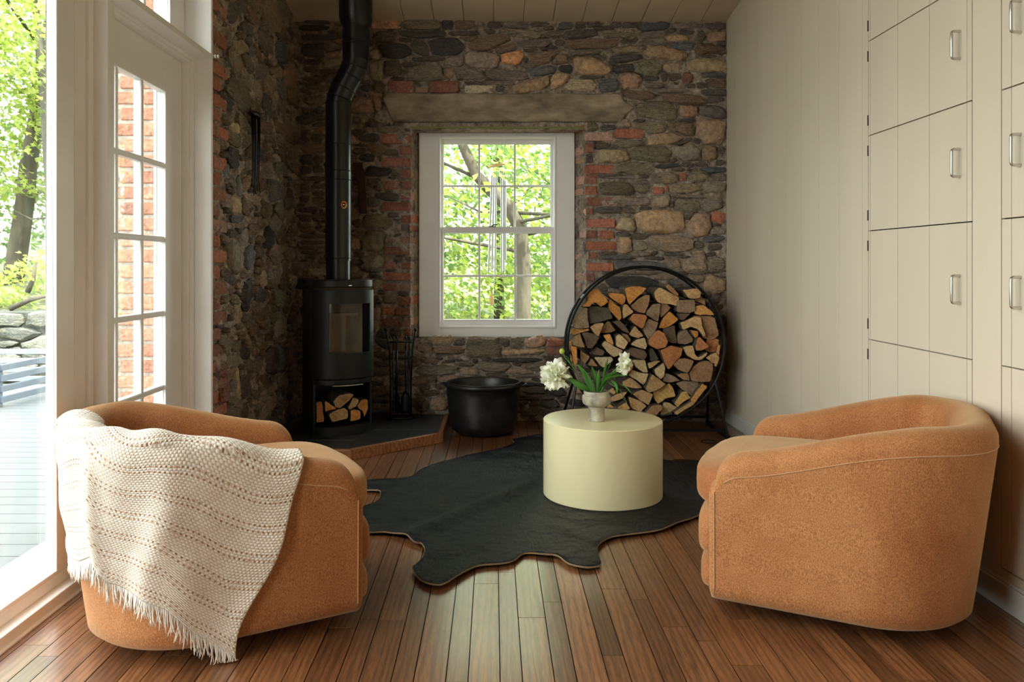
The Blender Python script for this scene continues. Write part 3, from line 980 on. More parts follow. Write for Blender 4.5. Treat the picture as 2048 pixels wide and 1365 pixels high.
seeds = []
for s in parse_stones():
    if not (XL + .01 < s['u'] < XR - .01 and 0.01 < s['v'] < CEIL0 + .02): continue
    if LX0 - .0 < s['u'] < LX1 and LZ0 < s['v'] < LZ1: continue
    if seeds and not s['brick']:
        if dist_n(s['u'], s['v'], arrays(seeds)).min() < .7: continue
    if s['brick'] and any(abs(q['u'] - s['u']) < .03 and abs(q['v'] - s['v']) < .025 for q in seeds if q['brick']): continue
    seeds.append(s)
seeds.append(dict(u=(LX0 + LX1) / 2, v=(LZ0 + LZ1) / 2, w=LX1 - LX0 + .02, h=LZ1 - LZ0 + .01, a=0, c='t', brick=True))  # place kept for the lintel
li = seeds[-1]
rg = random.Random(11)


def ok_back(u, v):
    return not in_window(u, v, .03) and XL + .02 < u < XR - .02 and not (v > 0.55 and v < 2.02 and (WX1 - .02 < u < RX1 or RX0 < u < WX0 + .02))


seeds = fill_seeds(seeds, ok_back, (XL + .02, XR - .02, .03, CEIL0 - .02), [(.19, .075, 40), (.12, .055, 70), (.075, .035, 110), (.05, .025, 120)], rg, 'gdbkntbgdnx')
li_i = seeds.index(li)


def clip_back(u, v):
    u = min(max(u, XL - .03), XR - .004)
    v = min(max(v, .0), CEIL0 + .01)
    return u, v


A_all = arrays(seeds)
# masonry without the lintel itself, but limited by it
real = [s for s in seeds if s is not li]


def build_back():
    A = arrays(seeds)
    order = sorted((i for i in range(len(seeds)) if seeds[i] is not li), key=lambda i: -seeds[i]['w'] * seeds[i]['h'])
    ns = 0
    small = MB()
    for i in order:
        s = seeds[i]
        c = Vector(STONE[s['c']]) * rg.uniform(1.0, 1.35)
        c = Vector((c.x * rg.uniform(.96, 1.05), c.y, c.z * rg.uniform(.94, 1.06)))
        big = min(1.0, s['w'] * s['h'] / .02)
        depth = rg.uniform(.008, .014) if s['brick'] else .012 + .026 * big * rg.uniform(.6, 1.1)
        o, mb = stone_mesh(s, i, A, rg, .0012 if s['brick'] else .0035, depth, surf_back, 'y', clip_back)
        if s['brick']:
            mb.build('brick', M['brick'], wall_back, loc=o, color=c, smooth=35)
        elif ns < 298:
            rnd = s['c'] in 'oyxO' or (s['w'] < s['h'] * 2 and rg.random() < .4)
            mb.build('stone', M['round' if rnd else 'slate'], wall_back, loc=o, color=c, smooth=(60 if rnd else 24))
            ns += 1
        else:
            small.add([tuple(Vector(p) + o) for p in mb.v], mb.f)
    if small.v:
        tag(small.build('small_stones', M['slate'], wall_back, color=(.19, .155, .125), smooth=24), kind='stuff')


build_back()
# concrete lintel: long slab with a broken right end and slanting left end
top = [(LX0, LZ1 - .03)] + [(LX0 + (LX1 - .12 - LX0) * t / 12 + .03, LZ1 + rg.uniform(-.004, .004)) for t in range(13)] + [(LX1 - .07, LZ1 - .05), (LX1, LZ1 - .10), (LX1 - .05, LZ0 + .05)]
bot = [(LX1 - .09 - (LX1 - .16 - LX0) * t / 12, LZ0 + rg.uniform(-.005, .003)) for t in range(13)]
pl = top + bot
n = len(pl)
cx_, cz_ = sum(p[0] for p in pl) / n, sum(p[1] for p in pl) / n
V = [(x - cx_, YB + .04, z - cz_) for x, z in pl] + [(x - cx_, YB - .022, z - cz_) for x, z in pl] + [((x - cx_) * .992, YB - .030, (z - cz_) * .93) for x, z in pl]
mb = MB().add(V, [(k, (k + 1) % n, n + (k + 1) % n, n + k) for k in range(n)] + [(n + k, n + (k + 1) % n, 2 * n + (k + 1) % n, 2 * n + k) for k in range(n)] + [tuple(range(2 * n, 3 * n))])
mb.build('lintel', M['concrete'], wall_back, loc=(cx_, 0, cz_))
mb = MB().box(WX0 - .04, YB - .012, 2.013, WX1 + .05, YB + .14, 2.024)
mb.build('green_lit_soffit', simple('soffit_green_light', (.20, .22, .05), .6), wall_back, bevel=.002)  # lintel soffit; the green light falling on it is put into its colour

# left wall ---------------------------------------------------------
YJ = 3.81                                                # jamb / start of the stone


def surf_left(u, v, d):      # u = Y, v = Z
    return Vector((XL - .012 + d, u, v))


lw = wall_grid('wall_left', YJ + .01, YB + .05, 0, 3.05, .0135, surf_left, lambda u, v: False, .026)
lw.box(XL - .62, YJ + .10, 0, XL - .05, YB + .45, 3.2)
wall_left = lw.build('wall_left', M['mortar'], smooth=50, fix=False)
tag(wall_left, kind='structure')
rg = random.Random(23)
ls = []
z, k = .045, 0
while z < 3.0:
    L = .225 if k % 2 == 0 else .125
    c = rg.choice('rrRx') if z > 1.0 else rg.choice('rRR')
    if k % 2 == 0 and z > 2.05:
        ls.append(dict(u=YJ + .02 + .06, v=z, w=.115, h=.062, a=0, c=rg.choice('Rrq'), brick=True))
        ls.append(dict(u=YJ + .02 + .125 + .055, v=z + .004, w=.10, h=.062, a=0, c=rg.choice('Rrb'), brick=True))
    else:
        ls.append(dict(u=YJ + .02 + L / 2, v=z + rg.uniform(-.003, .003), w=L, h=.060, a=rg.gauss(0, .01), c=c, brick=True))
    z += .0765
    k += 1


def PL(x, y):
    """photo pixel -> (Y, Z) on the left wall"""
    Y = -XL * F / (VX - x)
    return Y, H - (y - VY) / F * Y


for (x, y, w, h, a, c) in [(484, 97, .26, .07, .25, 'y'), (505, 103, .09, .10, .3, 'B'), (498, 83, .07, .05, 0, 'B'), (473, 120, .17, .13, .2, 'b'), (531, 85, .26, .12, .1, 'g'), (567, 110, .3, .14, 0, 'B'),
                           (478, 190, .36, .15, .12, 'n'), (463, 208, .17, .09, .1, 'k'), (470, 258, .14, .07, .1, 'y'), (466, 277, .26, .07, 0, 'n'), (469, 315, .16, .10, 0, 'k'), (455, 340, .12, .08, -.05, 'B'),
                           (480, 372, .07, .10, 0, 'B'), (510, 400, .26, .05, 0, 'p'), (472, 415, .16, .09, 0, 'y'), (475, 437, .16, .05, 0, 'B'), (540, 475, .18, .13, 0, 'k'), (492, 475, .16, .10, 0, 'n'),
                           (565, 470, .2, .13, 0, 'b'), (470, 515, .24, .16, 0, 'n'), (500, 515, .16, .12, .5, 'B'), (526, 560, .12, .10, .4, 'p'), (495, 590, .16, .17, 0, 'k'), (522, 590, .17, .10, 0, 'B'), (480, 630, .12, .06, 0, 'y'),
                           (548, 385, .3, .14, 0, 'd'), (573, 260, .25, .12, 0, 'b'), (538, 215, .2, .16, .3, 'd'), (580, 150, .3, .16, .2, 'x'), (548, 30, .4, .2, .2, 't'), (480, 20, .3, .1, .4, 'd'), (555, 720, .5, .18, -.1, 'd'),
                           (450, 690, .2, .11, -.15, 'n'), (490, 705, .16, .07, -.2, 'k'), (445, 750, .14, .12, -.1, 'R'), (445, 785, .2, .13, -.1, 'R'), (475, 765, .05, .16, 0, 'y'), (460, 135, .1, .08, 0, 'k')]:
    Y, Z = PL(x, y)
    ls.append(dict(u=Y, v=Z, w=w, h=h, a=a, c=c, brick=False))
ls = fill_seeds(ls, lambda u, v: True, (YJ + .03, YB, .02, 2.98), [(.27, .10, 30), (.18, .07, 80), (.12, .045, 130), (.08, .033, 160)], rg, 'nnbbtdtgbntbnbg', 1500, 1.06)
build_masonry(wall_left, ls, surf_left, 'x', rg, lambda u, v: (min(max(u, YJ + .028), YB + .03), max(v, 0)), 290, .003, (.006, .030))

# brick return outside the French door (faces the camera, seen through its panes)
mb = MB().box(-2.12, YJ + .045, -.3, -1.49, YJ + .12, 3.2)
bret = mb.build('wall_outside', simple('pale_mortar', (.47, .44, .38), .95, var=.3, vscale=30, bmp=.8, bscale=50, bdist=.01))
tag(bret, kind='structure')
rows = int(3.4 / .076)
for r_ in range(rows):
    z = -.25 + r_ * .076
    x = -2.11 + (0.10 if r_ % 2 else 0)
    lens = [.205, .205, .20] if r_ % 2 == 0 else [.205, .205]
    if r_ % 2: lens = [.205, .205, .105]
    for L in lens:
        x2 = min(x + L, -1.495)
        if x2 - x > .03:
            c = Vector((.50, .25, .175)) * rg.uniform(.85, 1.3)
            h = .031
            MB().box(-(x2 - x) / 2 + .006, 0, -h + rg.uniform(0, .003), (x2 - x) / 2 - .006, .02, h - .002).build('brick', M['brick'], bret, loc=((x + x2) / 2, YJ + .033 + rg.uniform(-.004, .004), z), color=c, bevel=.006)
        x = x2 + .004

# ------------------------------------------------------------------ joinery
def frame_rect(mb, axis, a0, a1, z0, z1, d0, d1, st0, st1, rb, rt):
    """four members of a frame. axis 'x': spans x, depth y; axis 'y': spans y, depth x"""
    def bx(p0, p1, q0, q1):
        if axis == 'x': mb.box(p0, d0, q0, p1, d1, q1)
        else: mb.box(d0, p0, q0, d1, p1, q1)
    bx(a0, a0 + st0, z0, z1)
    bx(a1 - st1, a1, z0, z1)
    bx(a0 + st0, a1 - st1, z0, z0 + rb)
    bx(a0 + st0, a1 - st1, z1 - rt, z1)
    return mb


def glazing(parent, axis, a0, a1, z0, z1, d, cols, rows, mw, md, mat, panes=True, mname='muntin'):
    """muntin bars and panes of one sash as its own pieces; d = centre of depth"""
    cw, rh = (a1 - a0) / cols, (z1 - z0) / rows

    def bx(p0, p1, q0, q1, th, name, m, bev):
        c = Vector(((p0 + p1) / 2, d, (q0 + q1) / 2)) if axis == 'x' else Vector((d, (p0 + p1) / 2, (q0 + q1) / 2))
        w, h = (p1 - p0) / 2, (q1 - q0) / 2
        mb = MB()
        if axis == 'x': mb.box(-w, -th / 2, -h, w, th / 2, h)
        else: mb.box(-th / 2, -w, -h, th / 2, w, h)
        mb.build(name, m, parent, loc=c, bevel=bev)
    for i in range(1, cols):
        bx(a0 + i * cw - mw / 2, a0 + i * cw + mw / 2, z0, z1, md, mname, mat, mw * .25)
    for j in range(1, rows):
        bx(a0, a1, z0 + j * rh - mw / 2, z0 + j * rh + mw / 2, md * .96, mname, mat, mw * .25)
    if panes:
        for i in range(cols):
            for j in range(rows):
                bx(a0 + i * cw, a0 + (i + 1) * cw, z0 + j * rh, z0 + (j + 1) * rh, .003, 'pane', M['glass'], 0)


# back window ---------------------------------------------------------
YW = 5.65
win = empty('window_1', ((WX0 + WX1) / 2, YW, WZ0))
tag(win, kind='structure')
win_off = Vector(win.location)


def wb(name, x0, y0, z0, x1, y1, z1, m='white', bev=.003, parent=win):
    off = win_off
    return MB().box(x0 - off.x, y0 - off.y, z0 - off.z, x1 - off.x, y1 - off.y, z1 - off.z).build(name, M[m], parent, bevel=bev)


k5 = YW / F
cx0, cx1 = (878 - VX) * k5, (1111 - VX) * k5
cz1, cz0 = H - (273 - VY) * k5, H - (655 - VY) * k5
wb('casing', WX0, YW - .006, WZ0, cx0 + .012, YW + .03, WZ1)
wb('casing', cx1 - .012, YW - .006, WZ0, WX1, YW + .03, WZ1)
wb('casing', cx0 + .012, YW - .004, cz1 - .012, cx1 - .012, YW + .03, WZ1)
wb('casing', cx0 + .012, YW - .004, WZ0, cx1 - .012, YW + .03, cz0 + .006)
mb = MB()
frame_rect(mb, 'x', cx0 - .004 - win_off.x, cx1 + .004 - win_off.x, cz0 - .004 - win_off.z, cz1 + .004 - win_off.z, -.014, .02, .013, .013, .013, .013)
mb.build('bead', M['white'], win, bevel=.003)
mb = MB()
frame_rect(mb, 'x', WX0 - win_off.x, WX1 - win_off.x, WZ0 - win_off.z, WZ1 - win_off.z, .03, .17, cx0 - WX0, WX1 - cx1, .09, .08)
mb.build('jamb', M['white'], win, bevel=.002)


def sash(z0, z1, x0, x1, y, st, rb, rt, g0, g1):
    mb = MB()
    frame_rect(mb, 'x', x0 - win_off.x, x1 - win_off.x, z0 - win_off.z, z1 - win_off.z, y - YW - .016, y - YW + .016, st, st, rb, rt)
    s = mb.build('sash', M['white'], win, bevel=.003)
    glazing(s, 'x', x0 + st - win_off.x, x1 - st - win_off.x, z0 + rb - win_off.z, z1 - rt - win_off.z, y - YW, 3, 2, .015, .02, M['white'])
    return s


zmeet = H - (461 - VY) * 5.70 / F
ku = 5.73 / F
up = sash(zmeet - .02, cz1 + .02, (876 - VX) * ku, (1112 - VX) * ku, 5.735, .040, .04, H - (273 - VY) * k5 - (H - (289 - VY) * ku) + .02, 0, 0)
kl = 5.69 / F
lo = sash(cz0 - .002, zmeet + .022, (877 - VX) * kl, (1112 - VX) * kl, 5.69, .037, .056, .038, 0, 0)
mb = MB().box(-.028, -.012, 0, .028, .012, .006).tube([(-.005, 0, .008), (.01, 0, .016), (.035, -.004, .018)], .004, 8)
mb.build('sash_lock', M['rust'], win, loc=((985 - VX) * kl - win_off.x, 5.685 - YW, zmeet + .022 - win_off.z))

# left side: posts, jamb, French door, transom, fixed glass -----------------
XD = -1.47
mb = MB().box(XD - .06, 2.80, 0, XL, 2.85, 2.95).box(XL - .092, 2.693, 0, XL - .06, 2.797, 2.95).box(XL - .062, 2.765, 0, XL - .048, 2.80, 2.95)
tag(mb.build('trim_1', M['white'], bevel=.003), kind='structure')
mb = MB().box(XD - .15, YJ, 0, XL + .006, YJ + .024, 3.02).box(XD - .05, 3.775, .04, XD + .03, YJ, 2.09).box(XD - .03, 3.79, .04, XD + .045, YJ, 2.09)
tag(mb.build('trim_2', M['white'], bevel=.003), kind='structure')
mb = MB().box(XD - .15, 2.85, 2.055, XL + .004, YJ, 2.083).box(XD - .03, 2.85, 2.03, XD + .035, YJ, 2.056).box(XD - .03, 2.85, 2.04, XD + .05, YJ, 2.056)
tag(mb.build('trim_3', M['white'], bevel=.003), kind='structure')
# French door with three columns of panes
dr = empty('door_1', (XD, 3.32, .045))
tag(dr, kind='structure')
Y0, Y1 = 2.853, 3.772
mb = MB()
gz0, gz1, gy0, gy1 = .15 + .05 - .045, 1.852 - .045, 2.90 - 3.32, 3.588 - 3.32
frame_rect(mb, 'y', Y0 - 3.32, Y1 - 3.32, 0, 1.985, -.042, 0, 2.90 - Y0, Y1 - 3.588, .15, 1.985 - gz1)
mb.build('leaf_frame', M['white'], dr, bevel=.003)
glazing(dr, 'y', gy0, gy1, .15, gz1, -.02, 3, 5, .026, .036, M['white'])
# transom above
tw = empty('window_3', (XD, 3.32, 2.085))
tag(tw, kind='structure')
mb = MB()
frame_rect(mb, 'y', 2.853 - 3.32, YJ - .003 - 3.32, 0, .86, -.05, 0, .05, .17, .03, .05)
mb.build('sash', M['white'], tw, bevel=.003)
glazing(tw, 'y', 2.903 - 3.32, YJ - .173 - 3.32, .03, .81, -.025, 3, 1, .026, .036, M['white'])
# sill along the floor
mb = MB().box(-1.62, -2.7, -.05, -1.365, YJ, .040).box(-1.62, -2.7, .040, -1.405, YJ, .078).box(-1.372, -2.7, -.01, -1.355, YJ, .006)
tag(mb.build('trim_4', M['white'], bevel=.003), kind='structure')
# fixed glass (the leaf at the left edge of the picture and its neighbours towards the camera)
fw = empty('window_2', (-1.43, 2.1, .078))
tag(fw, kind='structure')
cells = [(1.20, 2.684), (-.30, 1.195)]
for a, b in cells:
    mb = MB()
    frame_rect(mb, 'y', a - 2.1, b - 2.1, 0, 2.87, -.012, .024, .109, .109, .012, .12)
    mb.build('leaf_frame', M['white'], fw, bevel=.003)
    MB().box(-.002, a + .109 - 2.1, .012, .002, b - .109 - 2.1, 2.75).build('pane', M['glass'], fw, loc=(-.006, 0, 0))
MB().box(-.006, 0, 0, .006, .012, 2.87).build('gap_shade_strip', M['gap'], fw, loc=(XL - .078 + 1.43, 2.682 - 2.1, 0))  # added dark strip gives the open joint beside the leaf its shade
mb = MB().box(-1.62, -3.0, 2.95, XL + .0, YJ + .05, 3.95).box(-1.62, -3.0, 0, XL, -.303, 2.96)  # unseen wall towards the camera, added in place of glass to cut light
mb.box(-1.62, YJ, 2.9, XL - .02, YB, 3.1)
tag(mb.build('wall_header', M['beige']), kind='structure')

# small porcelain wire holders on a rusty nail at the head of the jamb
Y, Z = YJ + .01, H - (113 - VY) / F * (YJ + .01)
root = empty('insulator', (XL, Y, Z))
tag(root, 'tiny white porcelain spool on a nail at the door frame corner', 'insulator')
MB().tube([(-.004, -.004, 0), (.052, .004, -.004)], .0022, 6).build('nail', M['rust'], root)
for i, q in enumerate((.008, .022, .036)):
    MB().tube([(q - .004, 0, 0), (q - .002, 0, 0), (q + .002, 0, 0), (q + .004, 0, 0)], [.007, .009, .009, .006], 10).build('spool', M['white'], root, smooth=40)

# ------------------------------------------------------------------ hearth
HZ = .06
root = empty('hearth', (-.85, 4.95, 0))
tag(root, 'low corner hearth platform topped with black slate and edged in wood', 'hearth')
ho = Vector((-.85, 4.95))
poly = [(XL + .01, 4.385), (-.785, 4.385), (-.306, 4.84), (-.306, 5.47), (XL + .01, 5.47)]
po = [(x - ho.x, y - ho.y) for x, y in poly]
MB().prism([(x * .985, y * .975) for x, y in po], 0.0, HZ - .006).build('base', M['gap'], root)


def inset(poly, d):
    out = []
    n = len(poly)
    for i in range(n):
        p0, p1, p2 = Vector(poly[i - 1]), Vector(poly[i]), Vector(poly[(i + 1) % n])
        e1, e2 = (p1 - p0).normalized(), (p2 - p1).normalized()
        n1, n2 = Vector((-e1.y, e1.x)), Vector((-e2.y, e2.x))
        b = (n1 + n2).normalized()
        out.append(tuple(p1 + b * (d / max(b.dot(n1), .3))))
    return out


ins = inset(po, .028)
for i in (0, 1, 2):
    a, b, a2, b2 = po[i], po[i + 1], ins[i], ins[i + 1]
    MB().prism([a, b, b2, a2], 0, HZ).build('edge_board', M['hearthwood'], root, bevel=.002)
# slate tiles clipped to the platform
def clip_poly(pts, poly):
    out = [Vector(p) for p in pts]
    n = len(poly)
    for i in range(n):
        a, b = Vector(poly[i]), Vector(poly[(i + 1) % n])
        nn = Vector((-(b - a).y, (b - a).x))
        res = []
        for j in range(len(out)):
            p, q = out[j - 1], out[j]
            dp, dq = (p - a).dot(nn), (q - a).dot(nn)
            if (dp >= 0) != (dq >= 0): res.append(p + (q - p) * (dp / (dp - dq)))
            if dq >= 0: res.append(q)
        out = res
        if len(out) < 3: return []
    return out


inner = inset(po, .030)
for i in range(-4, 4):
    for j in range(-4, 4):
        s_ = .29
        x0_, y0_ = i * s_ + .05, j * s_ - .02
        q = clip_poly([(x0_ + .002, y0_ + .002), (x0_ + s_ - .002, y0_ + .002), (x0_ + s_ - .002, y0_ + s_ - .002), (x0_ + .002, y0_ + s_ - .002)], inner)
        if len(q) < 3: continue
        ar = abs(sum(q[k - 1].x * q[k].y - q[k].x * q[k - 1].y for k in range(len(q)))) / 2
        if ar < .0015: continue
        MB().prism([tuple(p) for p in q], HZ - .012, HZ - .003 + rg.uniform(-.001, .001)).build('tile', M['slate_tile'], root, bevel=.0015)

# ------------------------------------------------------------------ stove
SX, SY, SROT = -.983, 4.985, R(26)       # front turned to the right of the camera axis
root = empty('wood_stove', (SX, SY, HZ - .003), SROT)
tag(root, 'black curved-front wood stove with glass door in the stone corner', 'stove')


def dsec(grow=0.0, back=.15, rad=.222, half=R(54), n=28, front_only=False, shrink=0.0):
    """plan of the stove: bowed front (towards -y), straight sides, flat back"""
    cy = -.15 + rad * math.cos(half) - .015
    pts = []
    r_ = rad + grow
    for k in range(n + 1):
        a = -half + 2 * half * k / n
        pts.append((r_ * math.sin(a), cy - r_ * math.cos(a)))
    if front_only: return pts, cy
    w = pts[-1][0]
    pts += [(w, back - .03 + grow), (w - .03, back + grow), (-w + .03, back + grow), (-w, back - .03 + grow)]
    return pts


zt = H - (560 - VY) * 4.84 / F - HZ + .003          # top of the stove above the hearth
zz = lambda y: H - (y - VY) * 4.81 / F - HZ + .003
MB().prism(dsec(.004), zz(575), zt).build('top_plate', M['iron'], root, bevel=.004, smooth=35)
MB().prism([(x * .97, y * .97) for x, y in dsec()], zz(581), zz(575)).build('vent_gap', M['gap'], root)
# body: side and back shell plus shelf plates; the front is open between door and niche
body = MB()
sec = dsec()
fr, cyc = dsec(front_only=True)
W2 = fr[-1][0]
body.box(-W2, fr[0][1], 0, -W2 + .012, .12, zz(581)).box(W2 - .012, fr[-1][1], 0, W2, .12, zz(581))
body.prism([(-W2, .119), (W2, .119), (W2 - .03, .15), (-W2 + .03, .15)], 0, zz(581))
body.prism([(x, y) for x, y in dsec(-.004)], zz(768), zz(757))
body.prism([(x, y) for x, y in dsec(-.002)], 0, zz(851))
body.prism([(x, y) for x, y in dsec(-.004)], zz(586), zz(581))
body.build('body', M['iron'], root, smooth=35)
# door: bowed plate with a window opening
def bowed(mb, a0, a1, z0, z1, r0, r1, n=24):
    v, f = [], []
    for k in range(n + 1):
        a = a0 + (a1 - a0) * k / n
        for r_ in (r0, r1):
            for z in (z0, z1):
                v.append((r_ * math.sin(a), cyc - r_ * math.cos(a), z))
    for k in range(n):
        b = k * 4
        f += [(b, b + 4, b + 5, b + 1), (b + 2, b + 3, b + 7, b + 6), (b + 1, b + 5, b + 7, b + 3), (b, b + 2, b + 6, b + 4)]
    f += [(0, 1, 3, 2), (n * 4, n * 4 + 2, n * 4 + 3, n * 4 + 1)]
    return mb.add(v, f)


hA, gA, gL = R(53), R(41), R(27)
zd0, zd1, zg0, zg1 = zz(755), zz(581), zz(705), zz(607)
door = MB()
bowed(door, -hA, -gL, zd0, zd1, .222, .236)
bowed(door, gA, hA, zd0, zd1, .222, .236)
bowed(door, -gL, gA, zg1, zd1, .222, .236)
bowed(door, -gL, gA, zd0, zg0, .222, .236)
dd = door.build('door', M['iron'], root, smooth=30)
g = MB()
bowed(g, -gL, gA, zg0, zg1, .224, .227)
sg, nt, b = new_mat('stove_glass')
b.inputs['Base Color'].default_value = (.02, .018, .015, 1)
b.inputs['Roughness'].default_value = .04
b.inputs['Alpha'].default_value = .22
b.inputs['Specular IOR Level'].default_value = .9
g.build('glass', sg, dd, smooth=30)
# fire chamber behind the glass
ch = MB().box(-.12, -.02, zd0 + .02, .12, .0, zd1 - .03).box(-.135, -.12, zd0 + .02, -.12, 0, zd1 - .03).box(.12, -.12, zd0 + .02, .135, 0, zd1 - .03).box(-.13, -.14, zg0 - .03, .13, 0, zg0 - .015)
ch.build('firebricks', M['firebrick'], root)
MB().box(-.11, -.12, zg1 - .08, .11, -.03, zg1 - .065).build('baffle', M['firebrick'], root)
h = MB()
bowed(h, -R(40), R(38), zz(764), zz(757), .226, .250)
h.build('ash_lip', M['iron'], root, smooth=30)
a1 = R(12)
MB().tube([(.244 * math.sin(a), cyc - .244 * math.cos(a), zz(768)) for a in [R(t) for t in range(-22, 24, 5)]], .004, 8).build('air_lever', M['steel'], root, smooth=True)
MB().box(-.009, -.002, -.002, .009, .002, .002).build('badge', M['chrome'], root, loc=(.24 * math.sin(R(4)), cyc - .232 * math.cos(R(4)), zz(571)))

# flue pipe ---------------------------------------------------------
pc = Vector((SX, SY + .02, 0))
yp = pc.y
xa, xb = (676.5 - VX) * yp / F, (711.5 - VX) * yp / F
zp = lambda y: H - (y - VY) * yp / F
flue = empty('flue_pipe', (xa, yp, zt + HZ - .003))
tag(flue, 'black stove flue pipe with an offset bend rising to the ceiling', 'flue pipe')
fo = Vector(flue.location)


def seg(name, p0, p1, r0, r1=None, n=40, mat='pipe', caps=True):
    mb = MB()
    r1 = r1 or r0
    mb.tube([Vector(p0) - fo, Vector(p1) - fo], [r0, r1], n, caps=caps)
    return mb.build(name, M[mat], flue, smooth=40)


r_ = 25.5 * yp / F
seg('pipe_section', (xa, yp, fo.z - .001), (xa, yp, zp(518)), r_ * .94)
seg('pipe_section', (xa, yp, zp(522)), (xa, yp, zp(362)), r_)
seg('pipe_section', (xa, yp, zp(362)), (xa, yp, zp(342)), r_ * 1.012)
seg('pipe_section', (xa, yp, zp(342)), (xa, yp, zp(203)), r_)
for yy in (517, 343, 361, 290, 208):
    z = zp(yy)
    MB().tube([(r_ * 1.012 * math.cos(t * math.pi / 20) + xa - fo.x, r_ * 1.012 * math.sin(t * math.pi / 20), z - fo.z) for t in range(40)], .0035, 6, closed=True).build('band', M['pipe'], flue, smooth=True)
# mitred elbow gores
path = [Vector((xa, yp, zp(212))), Vector((xa + .008, yp, zp(196))), Vector((xa + .034, yp, zp(176))), Vector((xb - .034, yp, zp(152))), Vector((xb - .008, yp, zp(134))), Vector((xb, yp, zp(118)))]
for i in range(5):
    a, b = path[i], path[i + 1]
    mb = MB()
    mb.tube([p - fo for p in path], r_ * (1.0), 40)
    n = 40
    mb.v = mb.v[i * n:(i + 2) * n]
    sc_ = 1.0 + .012 * (i % 2)
    cc = (a + b) / 2 - fo
    mb.v = [tuple(cc + (Vector(p) - cc) * sc_) for p in mb.v]
    mb.f = [(k, (k + 1) % n, n + (k + 1) % n, n + k) for k in range(n)]
    mb.m = [0] * n
    mb.build('elbow_gore', M['pipe'], flue, smooth=40)
for i in range(1, 5):
    t_ = (path[i + 1] - path[i - 1]).normalized()
    u_ = Vector((0, 1, 0))
    w_ = t_.cross(u_).normalized()
    MB().tube([path[i] - fo + (u_ * math.cos(q * math.pi / 20) + w_ * math.sin(q * math.pi / 20)) * r_ * 1.012 for q in range(40)], .004, 6, closed=True).build('band', M['pipe'], flue, smooth=True)
seg('pipe_section', (xb, yp, zp(120)), (xb, yp, zp(86)), r_ * 1.02)
seg('pipe_section', (xb, yp, zp(86)), (xb, yp, zp(48)), r_ * 1.03)
for yy in (84, 52, 90):
    z = zp(yy)
    MB().tube([(r_ * 1.03 * math.cos(t * math.pi / 20) + xb - fo.x, r_ * 1.03 * math.sin(t * math.pi / 20), z - fo.z) for t in range(40)], .0035, 6, closed=True).build('band', M['pipe'], flue, smooth=True)
MB().lathe([(r_ * 1.0, zp(56) - fo.z), (r_ * 1.14, zp(50) - fo.z), (r_ * 1.30, zp(38) - fo.z), (r_ * 1.31, 2.82 - fo.z)], (xb - fo.x, 0, 0), 40).build('ceiling_sleeve', M['pipe'], flue, smooth=40)
MB().lathe([(.11, 0), (.115, .004), (.115, .012), (.1, .014)], (xb - fo.x + .02, 0, ceil_z(yp) - fo.z - .016), 40).build('ceiling_plate', M['pipe'], flue, smooth=40)
# damper knob with its coiled spring
kz = zp(412)
kn = empty('damper_knob', (xa + .045 - fo.x, -r_ * .82, kz - fo.z))
kn.parent = flue
MB().tube([(0, 0, 0), (.006, -.028, 0)], .004, 8).build('spindle', M['chrome'], kn, smooth=True)
co = [(.004 + .016 * math.cos(t * .5) * (1 - t * .004), -.016 - t * .0001, .021 * math.sin(t * .5) * (1 - t * .004)) for t in range(24)]
MB().tube(co[:9], .005, 8).build('coil', M['copper'], kn, smooth=True)
MB().tube([(p[0], p[1] + .003, p[2]) for p in co[8:14]], .0052, 8).build('coil', M['gold'], kn, smooth=True)
MB().sphere((.006, -.028, 0), .006).build('cap', M['chrome'], kn, smooth=True)

# ------------------------------------------------------------------ firewood
PAL = {'o': (.62, .27, .07), 'O': (.66, .33, .10), 't': (.54, .34, .16), 'p': (.62, .45, .24), 'w': (.74, .60, .38), 'b': (.36, .205, .105), 'r': (.48, .20, .08),
       'g': (.29, .20, .125), 'd': (.15, .10, .065), 'y': (.60, .37, .13), 'k': (.10, .085, .06)}
PALN = {'o': 'orange', 'O': 'golden orange', 't': 'tan', 'p': 'pale tan', 'w': 'creamy pale', 'b': 'brown', 'r': 'reddish brown', 'g': 'grey brown', 'd': 'dark brown', 'y': 'yellowish', 'k': 'dark weathered'}


